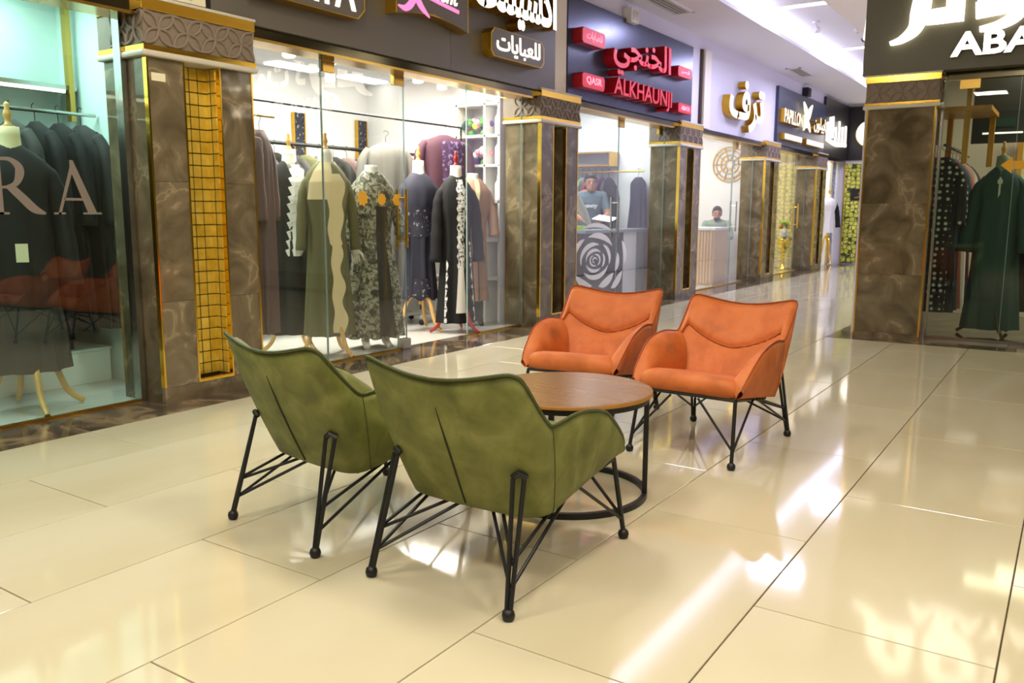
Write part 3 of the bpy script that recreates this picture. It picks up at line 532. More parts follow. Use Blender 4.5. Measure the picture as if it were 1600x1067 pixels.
    for s in (-1, 1):
        ft = Vector((s * .262, .375, .022)); tp = Vector(FC[(s, 1)])
        lg = obj(MB().tube([tp, ft], .0092, 10), 'leg', 'black_metal', t, True, local=True)
        obj(MB().lathe([(.010, 0), (.017, .004), (.020, .016), (.017, .028), (.010, .034)], ft.x, ft.y, 14), 'foot', 'black_metal', lg, True, local=True)
        at = lambda z: tuple(tp + (ft - tp) * ((tp.z - z) / (tp.z - ft.z)))
        for a, z in (((s * .238, .07, .275), .075), ((s * .07, .335, .303), .085)): obj(MB().tube([a, at(z)], .006, 8), 'strut', 'black_metal', lg, True, local=True)
        ft = Vector((s * .266, -.375, .022)); m1 = Vector((s * .222, -.288, .392)); m2 = Vector((s * .250, -.270, .392))
        lg = obj(MB().tube([m1, ft + Vector((-s * .006, 0, 0))], .0075, 8).tube([m2, ft + Vector((s * .006, 0, 0))], .0075, 8), 'leg', 'black_metal', t, True, local=True)
        obj(MB().lathe([(.010, 0), (.017, .004), (.020, .016), (.017, .028), (.010, .034)], ft.x, ft.y, 14), 'foot', 'black_metal', lg, True, local=True)
        obj(MB().tube([m1 + Vector((-s * .004, .006, .002)), (m1 + m2) / 2 + Vector((0, -.002, .016)), m2 + Vector((s * .004, .006, .002))], .011, 8), 'mount_bracket', 'black_metal', lg, True, local=True)
        mm = (m1 + m2) / 2; at = lambda z: tuple(mm + (ft - mm) * ((mm.z - z) / (mm.z - ft.z)))
        for a, z in (((s * .236, .02, .266), .085), ((s * .230, -.03, .258), .16), ((s * .05, -.15, .238), .085), ((s * .09, -.15, .238), .155)): obj(MB().tube([a, at(z)], .0058, 8), 'strut', 'black_metal', lg, True, local=True)
    return t
make_chair('green armchair right up against the round coffee table', 'fabric_green', 'piping_green', (-1.538, 2.275, 0), 0, 'wire legged lounge armchairs')
make_chair('green armchair beside the other green one, on the side of the mosaic pillar', 'fabric_green', 'piping_green', (-2.275, 2.315, 0), -.146, 'wire legged lounge armchairs')
make_chair('orange armchair on the open floor side, farther from the shop windows than its twin', 'fabric_orange', 'piping_orange', (-1.473, 4.048, 0), PI - .05, 'wire legged lounge armchairs')
make_chair('orange armchair on the shop window side, nearer the gown shop than its twin', 'fabric_orange', 'piping_orange', (-2.24, 4.19, 0), PI + .10, 'wire legged lounge armchairs')
t = thing('coffee_table', 'round wooden coffee table on a black metal ring base between four armchairs', 'table', (-1.706, 2.98, 0)); R = .35
obj(MB().lathe([(R - .012, .429), (R, .431), (R, .4425), (R - .002, .445), (R - .006, .445)], n=96), 'edge_band', 'wood_edge', t, True, local=True); obj(MB().lathe([(R - .004, .4452), (R - .0045, .4462)], n=96), 'tabletop', 'table_wood', t, local=True)
def ring(z0, z1, r, w=.02, n=72):
    rows = [[(rad * math.cos(2 * PI * j / n), rad * math.sin(2 * PI * j / n), z) for j in range(n)] for rad, z in ((r - w, z0), (r, z0), (r, z1), (r - w, z1), (r - w, z0))]; return MB().grid(rows, True)
obj(ring(.407, .429, R - .012), 'apron_ring', 'black_metal', t, local=True); obj(ring(0, .024, R - .012), 'base_ring', 'black_metal', t, local=True)
for k in range(4):
    a = .34 + k * PI / 2; b = MB().box(R - .032, R - .012, -.01, .01, .024, .407); b.v = [(x * math.cos(a) - y * math.sin(a), x * math.sin(a) + y * math.cos(a), z) for x, y, z in b.v]; obj(b, 'leg', 'black_metal', t, local=True)

# ------------------------------------------------------------------ mannequins and garments
def interp(tab, z):
    for a, b in zip(tab, tab[1:]):
        if a[0] <= z <= b[0]: return [p + (q - p) * ((z - a[0]) / (b[0] - a[0])) for p, q in zip(a[1:], b[1:])]
    return list(tab[-1][1:]) if z > tab[-1][0] else list(tab[0][1:])
def dress_tab(h0, h1, hem=.30, waist=.155, sh=.205):
    hem *= .70; waist *= .85; sh *= .86
    return [(h0, hem * .72, hem), (h0 + .35 * (h1 - h0), hem * .62, hem * .84), (h0 + .62 * (h1 - h0), waist * .78, waist * 1.06), (h0 + .78 * (h1 - h0), .125, .175), (h0 + .88 * (h1 - h0), .115, sh), (h0 + .945 * (h1 - h0), .085, sh * .78), (h1, .05, .06)]
def dsurf(tab, z, a, amp=.05, k=9, ph=0, off=0):
    rx, ry = interp(tab, z); f = 1 - (z - tab[0][0]) / (tab[-1][0] - tab[0][0]); w = 1 + 2.1 * amp * max(0, f) ** .8 * (math.sin(k * a + ph + 1.3 * f) + .5 * math.sin((k + 5) * a - ph))
    return ((rx * w + off) * math.cos(a), (ry * w + off) * math.sin(a), z)
def dress(tab, amp=.05, k=9, ph=0, n=56, m=30, hem=0):
    rows = []
    for i in range(m + 1):
        z = tab[0][0] + (tab[-1][0] - tab[0][0]) * i / m
        rows.append([(lambda p: (p[0], p[1], p[2] + (hem * math.sin(7 * 2 * PI * j / n) if i == 0 else 0)))(dsurf(tab, z, 2 * PI * j / n, amp, k, ph)) for j in range(n)])
    return MB().grid(rows, True, False, True)
def front(tab, z0, z1, cen, wid, amp=.05, k=9, ph=0, n=60, off=.006):
    rows = []
    for i in range(n + 1):
        z = z0 + (z1 - z0) * i / n; c0, w0 = cen(z), wid(z); rows.append([dsurf(tab, z, c0 + w0 * (q - 2) / 2, amp, k, ph, off) for q in range(5)])
    return MB().grid(rows)
def sleeves(t, tab, m, l=.62, spread=.1, r=(.06, .062, .075), bend=0):
    r = tuple(q * .74 for q in r); spread *= .5
    zs = tab[-2][0] - .02; ry = interp(tab, tab[-3][0])[1]
    for s in (-1, 1):
        pts = cr([(0, s * (ry - .085), zs - .01), (.0, s * (ry - .02), zs - .085), (.01, s * (ry + .012), zs - .20), (.02 + bend * .4, s * (ry + .02 + spread * .6), zs - l * .6), (.03 + bend, s * (ry + .03 + spread), zs - l)], 5); n = len(pts)
        obj(MB().tube(pts, [(r[0] + (r[2] - r[0]) * k / (n - 1)) * (1 + .06 * math.sin(k * 1.7)) for k in range(n)], 12), 'sleeve', m, t, 'all', local=True)
def tripod(t, m, h=.3, n=3, ph=.5, rad=.24):
    obj(MB().tube([(0, 0, h - .1), (0, 0, h + .4)], .018, 8), 'pole', m, t, True, local=True)
    for k in range(n):
        a = ph + 2 * PI * k / n; p = cr([(.02 * math.cos(a), .02 * math.sin(a), h), (rad * .5 * math.cos(a), rad * .5 * math.sin(a), h * .85), (rad * .8 * math.cos(a), rad * .8 * math.sin(a), h * .3), (rad * 1.15 * math.cos(a), rad * 1.15 * math.sin(a), .018)], 5); obj(MB().tube(p, [.02 - .004 * q / len(p) for q in range(len(p))], 8), 'leg', m, t, True, local=True)
def neck(t, z, m='bust', fin='wood_light', r=.055, h=.1):
    obj(MB().lathe([(r * 1.5, z - .06), (r * 1.1, z), (r, z + h * .6), (r * .98, z + h)], n=18), 'neck', m, t, 'all', local=True)
    if fin: obj(MB().lathe([(r * .8, z + h), (.018, z + h + .015), (.014, z + h + .04), (.024, z + h + .06), (.02, z + h + .08), (.012, z + h + .1), (.016, z + h + .12), (.006, z + h + .135)], n=12), 'finial', fin, t, 'all', local=True)
GM = 'shop mannequins in long gowns'
# shop with gold boxed sign
t = thing('mannequin', 'mannequin in a dark gown with a white zigzag edge down the front', 'mannequin', (-5.36, 4.80, 0), -.55); tb = dress_tab(.16, 1.56); obj(dress(tb, .05, 8, 1), 'gown', 'cloth_black', t, 'all', local=True); sleeves(t, tb, 'cloth_char')
obj(front(tb, .8, 1.53, lambda z: .35 - .5 * (1.5 - z), lambda z: .30 + .22 * ((z * 14) % 1)), 'zigzag_trim', 'cloth_white', t, local=True); neck(t, 1.55, fin='wood_light'); tripod(t, 'wood_light')
t = thing('mannequin', 'mannequin in an olive gown with a wavy cream band down the front', 'mannequin', (-4.99, 4.84, 0), -.6); tb = dress_tab(.17, 1.55, .27); obj(dress(tb, .05, 8, 2), 'gown', 'cloth_olive', t, 'all', local=True); sleeves(t, tb, 'cloth_olive', .6, .02, (.05, .05, .055))
obj(front(tb, .2, 1.45, lambda z: .32 + .06 * math.sin(z * 24), lambda z: .26 + .05 * math.sin(z * 24 + 1) + (.12 if z > .9 else 0), .05, 8, 2), 'wavy_band', 'cloth_cream', t, 'all', local=True); obj(front(tb, 1.25, 1.54, lambda z: -.2 - (1.54 - z) * 1.2, lambda z: .5, .05, 8, 2, off=.008), 'collar', 'cloth_cream', t, 'all', local=True)
neck(t, 1.54, fin='wood_light'); tripod(t, 'wood_light')
t = thing('mannequin', 'white headless mannequin in a pale grey lace gown with one hand showing', 'mannequin', (-4.97, 5.34, 0), -.5); tb = dress_tab(.10, 1.50, .33); obj(dress(tb, .07, 9, .4, hem=.012), 'gown', 'cloth_lace', t, 'all', local=True); sleeves(t, tb, 'cloth_lace', .5, .06, (.062, .064, .07), .06); neck(t, 1.48, fin=None, h=.06)
obj(front(tb, .12, 1.2, lambda z: .25, lambda z: .3, .07, 9, .4), 'dark_panel', 'cloth_char', t, 'all', local=True)
b = MB(); hx, hy, hz = .10, -.20, .86; b.tube([(hx - .04, hy, hz + .06), (hx, hy, hz), (hx + .03, hy + .01, hz - .05)], [.025, .03, .034], 10)
for k in range(4): b.tube([(hx + .025, hy - .024 + k * .017, hz - .045), (hx + .04, hy - .026 + k * .02, hz - .09), (hx + .045, hy - .026 + k * .021, hz - (.125 if k in (1, 2) else .112))], [.010, .0085, .006], 7)
b.tube([(hx + .02, hy + .03, hz - .02), (hx + .04, hy + .06, hz - .05), (hx + .045, hy + .065, hz - .075)], [.012, .010, .006], 7); obj(b, 'hand', 'bust', t, 'all', local=True)
for s in (-1, 1): obj(MB().tube([(.02, s * .09, .25), (.02, s * .09, .06), (.10, s * .1, .02)], [.045, .035, .028], 10), 'foot', 'bust', t, 'all', local=True)
t = thing('mannequin', 'mannequin in a navy gown with embroidered cuffs on a pale wooden tripod', 'mannequin', (-5.33, 6.38, 0), -.55); tb = dress_tab(.32, 1.53, .24); obj(dress(tb, .045, 8, .2, hem=.02), 'gown', 'cloth_navy', t, 'all', local=True); sleeves(t, tb, 'cloth_navy', .5, .03, bend=.06); obj(front(tb, .92, 1.2, lambda z: -.3, lambda z: 1.0), 'embroidery', 'navy_embroidery', t, 'all', local=True); obj(front(tb, .34, .52, lambda z: .1, lambda z: 2.0, .045, 8, .2), 'embroidery', 'navy_embroidery', t, 'all', local=True); neck(t, 1.51, h=.13); tripod(t, 'wood_light', .36)
t = thing('mannequin', 'mannequin in a black gown with a white lace front strip and red wooden stand', 'mannequin', (-4.97, 6.50, 0), -.55); tb = dress_tab(.10, 1.50, .27); obj(dress(tb, .05, 8, .9), 'gown', 'cloth_black', t, 'all', local=True); sleeves(t, tb, 'cloth_black', .72, .03, (.058, .065, .08))
obj(front(tb, .62, 1.46, lambda z: .05, lambda z: .24 + .05 * math.sin(z * 70), .05, 8, .9), 'lace_trim', 'lace_white', t, 'all', local=True); obj(front(tb, .2, .64, lambda z: .0, lambda z: .34 * (1.1 - z), .05, 8, .9), 'underdress', 'cloth_white', t, 'all', local=True); obj(front(tb, .11, .9, lambda z: .75, lambda z: .10 + .03 * math.sin(z * 60), .05, 8, .9), 'lace_trim', 'lace_white', t, 'all', local=True); obj(front(tb, .11, .7, lambda z: -.85, lambda z: .08 + .03 * math.sin(z * 60), .05, 8, .9), 'lace_trim', 'lace_white', t, 'all', local=True)
neck(t, 1.47, fin='wood_red', h=.12); tripod(t, 'wood_red', .25)
t = thing('mannequin', 'headless mannequin in a plain beige gown with a draped collar beside the shelves', 'mannequin', (-5.13, 6.99, 0), -.6); tb = dress_tab(.26, 1.50, .235, .15); obj(dress(tb, .04, 7, .3), 'gown', 'cloth_beige', t, 'all', local=True); sleeves(t, tb, 'cloth_beige', .5, .03); obj(front(tb, 1.2, 1.48, lambda z: .35 * (z - 1.2), lambda z: .6 * (z - 1.15), .04, 7, .3, off=.012), 'collar', 'cloth_cream', t, 'all', local=True); neck(t, 1.48, fin=None, h=.06)
obj(front(tb, .27, .95, lambda z: .1, lambda z: .04, .04, 7, .3), 'pleat', 'cloth_mauve', t, 'all', local=True)
for s in (-1, 1): obj(MB().tube([(.0, s * .06, .45), (.01, s * .06, .06), (.09, s * .065, .015)], [.05, .034, .02], 10), 'foot', 'cloth_char', t, 'all', local=True)
# mannequins of the other shops
t = thing('mannequin', 'mannequin in a long black abaya on wooden legs behind the lettered glass', 'mannequin', (-5.02, 2.47, 0), -.4); tb = dress_tab(.24, 1.52, .29, .2, .24); obj(dress(tb, .05, 8, .6), 'gown', 'cloth_black', t, 'all', local=True); obj(MB().grid([[dsurf(tb, z, 2 * PI * j / 40, .05, 8, .6, .004) for j in range(40)] for z in (.242, .3, .4, .5, .6)], True), 'hem_panel', 'cloth_char', t, 'all', local=True); sleeves(t, tb, 'cloth_black', .7, .05); neck(t, 1.50, 'cloth_cream', 'wood_light', h=.12); tripod(t, 'wood_light', .33, 4, .2, .25)
obj(MB().box(.27, .274, -.03, .03, .88, .98), 'price_tag', 'cream_board', t, local=True)
t = thing('mannequin', 'mannequin in a dark green gown with a white pendant in the corner shop', 'mannequin', (-.66, 9.36, 0), -PI / 2); tb = dress_tab(.06, 1.60, .33, .2, .22); obj(dress(tb, .05, 8, .6), 'gown', 'cloth_teal', t, 'all', local=True); sleeves(t, tb, 'cloth_teal', .7, .08, (.07, .08, .11)); neck(t, 1.58, 'cloth_sage', 'wood_light', h=.12); obj(MB().box(.112, .122, -.008, .008, 1.30, 1.50).box(.112, .124, -.02, .02, 1.44, 1.48), 'pendant', 'cloth_white', t, local=True); tripod(t, 'wood_dark')
t = thing('mannequin', 'mannequin in a white top on a gold stand by the lattice wall', 'mannequin', (-4.72, 19.85, 0), -.9); tb = dress_tab(.72, 1.5, .2, .15); obj(dress(tb, .04, 7, .1), 'gown', 'cloth_white', t, 'all', local=True); sleeves(t, tb, 'cloth_black', .6, .05); neck(t, 1.48, 'bust', 'gold', h=.08); tripod(t, 'gold', .65, 3, .4, .14)
# garments on hangers
def garment(name, label, m, loc, rz, h=1.25, w=.42, group=None, ar=.30, d=.06, hook=True, trim=None, flare=1.0, sl=True):
    t = thing(name, label, 'garment', loc, rz, group)      # hangs below loc, shoulders along local y
    n = 44; rows = []
    tab = [(-h - .10, d * 1.0 * flare, w / 2 * 1.05 * flare), (-h * .5, d * 1.05, w / 2 * .92), (-.30, d * 1.05, w / 2 * .95), (-.16, d * .9, w / 2), (-.10, d * .6, w / 2 * .62), (-.075, d * .4, .05)]
    obj(dress(tab, .10, 7, loc[1] * 9, 44, 20), 'cloth', m, t, 'all', local=True)
    if sl:
        for s in (-1, 1): obj(MB().tube(cr([(0, s * (w / 2 - .06), -.16), (.01, s * (w / 2 + .01), -.26), (.02, s * (w / 2 + .03), -.5), (.02, s * (w / 2 + .02), -.72)], 4), [min(.05, d * .85)] * 4 + [min(.055, d * .95)] * 5 + [min(.062, d * 1.05)] * 4, 10), 'sleeve', m, t, 'all', local=True)
    if trim: obj(front(tab, -.62, -.14, lambda z: .5, lambda z: .75, .10, 7, loc[1] * 9, 30), 'embroidery', trim, t, 'all', local=True)
    if hook:
        b = MB().tube(cr([(0, 0, -.085), (0, 0, -.02), (0, .022, .0), (0, .028, .022), (0, .0, .04), (0, -.02, .028)], 4), .0028, 6).tube([(0, -w / 2 + .05, -.13), (0, 0, -.082), (0, w / 2 - .05, -.13)], .005, 6); obj(b, 'hanger', 'black_metal', t, True, local=True)
    return t
def rail(label, a, b_, r=.012, m='black_metal', legs=()):
    t = thing('clothes_rail', label, 'clothes rail', ((a[0] + b_[0]) / 2, (a[1] + b_[1]) / 2, 0)); obj(MB().tube([a, b_], r, 10), 'bar', m, t, True)
    for p in legs: obj(MB().tube([p, (p[0], p[1], 0)], r, 10), 'post', m, t, True)
    return t
rail('long black double clothes rail along the rear wall of the gown shop', (-6.2, 3.6, 1.78), (-6.2, 7.5, 1.78), .018, legs=[(-6.2, 3.62, 1.78), (-6.2, 5.6, 1.78), (-6.2, 7.45, 1.78)])
rail('thin black upper clothes rail carrying the plum gown', (-5.45, 3.5, 2.02), (-5.45, 7.24, 2.02), .010, legs=[(-5.45, 3.55, 2.02), (-5.45, 7.22, 2.02)])
cols = ['cloth_black', 'cloth_char', 'cloth_olive', 'cloth_grey', 'cloth_black', 'cloth_mauve', 'cloth_char', 'cloth_navy']
for k in range(19): garment('hanging_gown', 'dark gown hanging in the packed row on the rear rail of the gown shop', cols[k % 8], (-6.2, 3.9 + k * .185, 1.762), PI / 2 + .03 * math.sin(k * 2.1), 1.2, .44, 'gowns packed on the rear rail', d=.05)
garment('hanging_gown', 'mauve and grey long gown hanging alone inside the fixed pane next to the mosaic pillar', 'cloth_mauve', (-4.99, 4.20, 1.812), .55, 1.45, .25, d=.075)
garment('hanging_gown', 'long grey gown hanging behind the star stickers on the glass door', 'cloth_grey', (-5.74, 6.38, 1.90), -.5, 1.4, .46, d=.11)
garment('hanging_gown', 'plum coloured gown with floral embroidery on one side, hanging above the black lace gown', 'cloth_plum', (-5.45, 6.93, 2.0), -.55, 1.15, .50, d=.11, trim='plum_embroidery')
rail('short brass rail holding the mauve gown', (-4.99, 3.80, 1.84), (-4.99, 4.34, 1.84), .009, 'brass', legs=[(-4.99, 3.80, 1.84)])
rail('steel clothes rail with a white light strip above black abayas', (-5.52, .7, 1.78), (-5.52, 3.28, 1.78), .012, 'steel')
for k in range(13): garment('hanging_gown', 'black abaya on a wire hanger in the row on the steel rail', 'cloth_black' if k % 3 else 'cloth_char', (-5.52, 1.40 + k * .148, 1.785), PI / 2 + .03 * math.sin(k * 1.7), 1.3, .46, 'black abayas on the steel rail', d=.044)
rail('wooden rail with mixed garments beside the shop assistant', (-6.9, 10.86, 1.72), (-5.05, 10.86, 1.72), .012, 'gold_satin', legs=[(-6.88, 10.86, 1.72)])
cols = ['cloth_rose', 'cloth_white', 'cloth_char', 'cloth_teal', 'cloth_wine', 'cloth_blue', 'cloth_black', 'cloth_sage', 'cloth_wine', 'cloth_wine', 'cloth_plum', 'cloth_char']
CLAB = ['rose pink', 'white', 'charcoal', 'teal', 'bright wine red', 'pale blue', 'black', 'sage green', 'second wine red', 'third wine red', 'plum', 'outermost charcoal']
for k in range(12): garment('hanging_gown', CLAB[k] + ' garment on the rail beside the shop assistant', cols[k], (-6.75 + k * .105, 10.86, 1.722), .03 * math.sin(k), 1.05, .40, 'garments beside the shop assistant', d=.034)
rail('black rail in the corner shop holding spotted and plain garments', (-1.13, 9.05, 1.80), (-1.13, 11.1, 1.80), .012, 'black_metal')
for k, (m, lb) in enumerate([('cloth_dots', 'black garment with white dots hanging right behind the corner shop glass'), ('cloth_blue', 'pale blue garment beside the dotted one in the corner shop'), ('cloth_rose', 'rose coloured garment in the corner shop'), ('cloth_white', 'white garment in the corner shop'), ('cloth_plum', 'plum garment in the corner shop')]):
    garment('hanging_gown', lb, m, (-1.13 + .01 * k, 9.12 + k * .2, 1.765), PI / 2 + .1, 1.45, .28, d=.06)
garment('hanging_gown', 'dark garment on the wall rail right of the green gown mannequin', 'cloth_black', (-.30, 9.6, 1.62), -PI / 2, 1.3, .46, d=.09, hook=False); garment('hanging_gown', 'black coat hanging on the thin stand near the slatted counter', 'cloth_black', (-5.35, 12.35, 1.62), .4, .5, .36, d=.06)
rail('thin black stand for the black coat near the slatted counter', (-5.35, 12.1, 1.655), (-5.35, 12.6, 1.655), .008, legs=[(-5.35, 12.1, 1.655), (-5.35, 12.6, 1.655)])
garment('hanging_gown', 'dark blue gown shape standing in for a dark panel in the rose window shop', 'cloth_navy', (-5.20, 11.0, 1.72), -PI / 2, .75, .24, d=.05, sl=False)  # gown shape added in place of a dark wall panel

# ------------------------------------------------------------------ furnishing of the shops
def spot(x, y, z): 
    t = thing('ceiling_spotlight', 'white cylinder spotlight under the gown shop ceiling', 'light', (x, y, z), 0, 'spotlights in the gown shop'); obj(MB().lathe([(.05, -.17), (.055, -.165), (.055, 0)], n=20), 'housing', 'shelf_white', t, True, local=True); obj(MB().lathe([(.04, -.172), (.045, -.168)], n=20), 'lens', 'lamp', t, local=True)
for x, y in [(-5.72, 5.16), (-5.68, 5.6), (-5.3, 5.42), (-5.72, 6.86), (-5.8, 7.35), (-6.4, 6.3)]: spot(x, y, 2.62)
b = MB()
for y in (3.9, 4.9, 5.9, 6.9): o = obj(B(-6.9, -6.7, y, y + .6, 2.60, 2.62), 'ceiling_lamp', 'lamp'); tag(o, 'bright rectangular lamp set in the gown shop ceiling', 'light', 'rectangular lamps in the gown shop ceiling')
for k, (y, lb) in enumerate([(6.49, 'dark patterned wall panel above the tufted sofa'), (7.45, 'dark patterned wall panel by the corner of the gown shop')]):
    t = thing('wall_panel', lb, 'panel', (-7.08, y, 1)); obj(B(-7.1, -7.07, y - .07, y + .07, .2, 2.2), 'panel', 'navy_embroidery', t)
    for s in (-.085, .07): obj(B(-7.1, -7.06, y + s, y + s + .015, .2, 2.2), 'gold_edge', 'gold_satin', t)
t = thing('tufted_sofa', 'grey button tufted sofa against the rear wall', 'sofa', (-6.7, 6.2, 0)); obj(B(-6.95, -6.35, 5.5, 7.0, .12, .42), 'seat', 'sofa', t, bevel=.04); obj(B(-7.05, -6.85, 5.5, 7.0, .12, .84), 'backrest', 'sofa', t, bevel=.04)
for y in (5.42, 7.0): obj(B(-7.05, -6.4, y, y + .1, .1, .6), 'armrest', 'sofa', t, bevel=.03)
for i in range(2):
    for k in range(7): obj(MB().ball((-6.848, 5.66 + k * .2 + .1 * i, .58 + .13 * i), .014, n=8, m=5), 'button', 'black_metal', t, True)
for x in (-6.98, -6.42):
    for y in (5.5, 6.98): obj(B(x - .02, x + .02, y - .02, y + .02, 0, .12), 'leg', 'wood_dark', t)
t = thing('display_shelf', 'white shelf unit with flowers and folded scarves beside the beige gown', 'shelf', (-5.3, 7.45, 0))
for x in (-5.56, -5.20, -5.02): obj(B(x, x + .025, 7.27, 7.57, 0, 2.3), 'upright', 'shelf_white', t)
for z in (.45, .85, 1.25, 1.62, 1.92, 2.24): obj(B(-5.56, -5.0, 7.27, 7.57, z, z + .025), 'shelf_board', 'shelf_white', t)
obj(B(-5.56, -5.0, 7.565, 7.575, 0, 2.3), 'back', 'white_wall', t)
def bouquet(loc, label, ms, r=.1, n=14):
    t = thing('flower_bouquet', label, 'flowers', loc)
    for k in range(n): a = k * 2.4; q = r * math.sqrt(k / n); obj(MB().ball((q * math.cos(a), q * math.sin(a), .06 + .06 * math.cos(q * 9) + .02 * (k % 3)), .035, n=8, m=6), 'bloom', ms[k % len(ms)], t, True, local=True)
    obj(MB().lathe([(.03, 0), (.045, .03), (.03, .06)], n=10), 'base', 'leaf', t, True, local=True)
bouquet((-5.45, 7.42, 1.945), 'bouquet of teal and pink artificial flowers on the upper shelf', ['cloth_teal', 'flower_pink', 'leaf', 'cloth_navy']); bouquet((-5.28, 7.40, 1.945), 'bouquet of yellow green and violet artificial flowers on the upper shelf', ['lime', 'purple', 'leaf', 'flower_pink'])
bouquet((-5.28, 7.40, 1.645), 'bunch of pale artificial flowers beside the violet scarf', ['cloth_white', 'flower_pink', 'cloth_cream'])
t = thing('folded_scarf', 'violet scarf folded on the shelf under the flowers', 'scarf', (-5.44, 7.42, 1.645)); obj(MB().grid([[(x, .1 * math.cos(a) * (1 + .1 * math.sin(5 * x * 9)), .06 + .06 * math.sin(a)) for a in [2 * PI * j / 14 for j in range(14)]] for x in [-.09, -.05, 0, .05, .09]], True, True, True), 'cloth', 'purple', t, 'all', local=True)
for k, z in enumerate([1.275, 1.645, 1.945]):
    t = thing('white_bottle', 'slim white bottle in the narrow column of the shelf unit', 'bottle', (-5.10, 7.40, z), 0, 'white bottles on the shelf unit'); obj(MB().lathe([(.035, 0), (.037, .01), (.037, .18), (.015, .21), (.015, .24)], n=14), 'body', 'shelf_white', t, 'all', local=True); obj(MB().lathe([(.017, .24), (.017, .262)], n=12), 'cap', 'cornice', t, True, local=True)
t = thing('rolling_stool', 'white rolling stool on black casters behind the navy gown', 'stool', (-5.72, 6.90, 0))
for k in range(5):
    a = .3 + k * 2 * PI / 5; obj(MB().tube([(0, 0, .12), (.24 * math.cos(a), .24 * math.sin(a), .07)], [.025, .015], 8), 'leg', 'shelf_white', t, True, local=True); obj(MB().ball((.25 * math.cos(a), .25 * math.sin(a), .03), .03, n=10), 'caster', 'black_metal', t, True, local=True)
obj(MB().tube([(0, 0, .1), (0, 0, .45)], .025, 10), 'column', 'steel', t, True, local=True); obj(B(-.22, .22, -.22, .22, .44, .5), 'seat', 'shelf_white', t, bevel=.025, local=True)
# stickers and lettering on the glass
def star(cy, cz, r0_, r1, n): return [(cy + (r0_ if k % 2 == 0 else r1) * math.cos(PI * k / n + .2), cz + (r0_ if k % 2 == 0 else r1) * math.sin(PI * k / n + .2)) for k in range(2 * n)]
gx = -4.7135
for poly, lb in [(star(4.96, 1.262, .068, .05, 8), 'yellow eight pointed star sticker on the glass door'), (star(5.18, 1.256, .05, .043, 10), 'small yellow scalloped sticker on the glass door'), ([(5.30, 1.256), (5.345, 1.30), (5.42, 1.30), (5.385, 1.256), (5.42, 1.21), (5.345, 1.21)], 'yellow arrow shaped sticker on the glass door')]:
    tag(obj(MB().prism(poly, ((gx, 0, 0), *AXL), .001), 'glass_sticker', 'sticker'), lb, 'sticker')
tag(obj(MB().prism([(-.63, 1.585), (-.54, 1.66), (-.54, 1.62), (-.25, 1.62), (-.25, 1.55), (-.54, 1.55), (-.54, 1.51)], ((0, 8.7135, 0), *AXR), .001), 'glass_sticker', 'sticker'), 'large yellow arrow sticker on the corner shop glass', 'sticker')
t = thing('glass_lettering', 'large grey serif letters R and A stuck on the shop glass', 'lettering', (gx, 2.5, 1.14)); gb = (gx, 0, 0)
def rect(b, u0, u1, v0, v1): b.prism([(u0, v0), (u1, v0), (u1, v1), (u0, v1)], (gb, *AXL), .001)
b = MB(); z0, z1 = 1.138, 1.437; rect(b, 2.215, 2.262, z0, z1); rect(b, 2.185, 2.29, z0, z0 + .012); rect(b, 2.185, 2.262, z1 - .012, z1)
strip_prism(b, [(2.255, z1 - .011), (2.31, z1 - .012), (2.352, z1 - .045), (2.357, z1 - .085), (2.335, z1 - .135), (2.29, z1 - .155), (2.255, z1 - .157)], [.016, .022, .04, .046, .03, .016, .012], (gx + .0002, 0, 0), AXL, .001); strip_prism(b, [(2.30, z1 - .15), (2.36, z1 - .21), (2.42, z0 + .03), (2.48, z0 + .004)], [.04, .046, .044, .012], (gx + .0001, 0, 0), AXL, .001); obj(b, 'letter', 'decal_grey', t)
b = MB(); b.prism([(2.548, z0), (2.564, z0), (2.648, z1 - .05), (2.642, z1)], (gb, *AXL), .001); b.prism([(2.63, z1), (2.65, z1), (2.775, z0), (2.722, z0), (2.63, z1 - .05)], ((gx + .0002, 0, 0), *AXL), .001); rect(b, 2.588, 2.70, 1.215, 1.229); rect(b, 2.525, 2.59, z0, z0 + .011); rect(b, 2.69, 2.80, z0, z0 + .011); obj(b, 'letter', 'decal_grey', t)
# rose decal on the glass of the shop with the red sign
t = thing('rose_decal', 'large white rose drawing stuck on the glass of the shop with the red sign', 'decal', (gx, 8.95, .5)); cy, cz = 8.84, .60
def petal(r, a0, a1, w): 
    pts = [(cy + 1.8 * r * math.cos(a), cz + r * math.sin(a)) for a in [a0 + (a1 - a0) * k / 5 for k in range(6)]]; b = MB(); strip_prism(b, pts, [.008, w * .75, w, w, w * .7, .008], (gx, 0, 0), AXL, .001, 5); obj(b, 'petal', 'decal_white', t)
for r, a0, a1, w in [(.03, 0, 4.6, .02), (.065, 2.0, 5.0, .028), (.07, -1.0, 1.6, .03), (.12, .9, 3.2, .04), (.125, 3.5, 5.4, .04), (.13, -.7, .6, .045), (.19, 1.3, 3.4, .06), (.20, 3.9, 5.9, .06), (.21, -.3, 1.0, .06), (.29, .6, 1.9, .07), (.29, 2.1, 3.0, .07), (.30, 3.7, 4.6, .085), (.32, 4.9, 5.7, .1), (.33, 5.8, 6.5, .09), (.41, 1.0, 2.0, .05), (.42, 4.2, 4.9, .07), (.43, 5.3, 5.9, .1), (.44, -.2, .5, .09)]: petal(r, a0, a1, w)
t = thing('shop_counter', 'black and grey panelled counter behind the rose decal', 'counter', (-5.3, 9.6, 0)); obj(B(-5.35, -5.02, 9.12, 10.2, 0, .90), 'front_panel', 'counter_black', t); obj(B(-5.35, -5.02, 10.205, 10.6, 0, .90), 'front_panel', 'shelf_white', t)
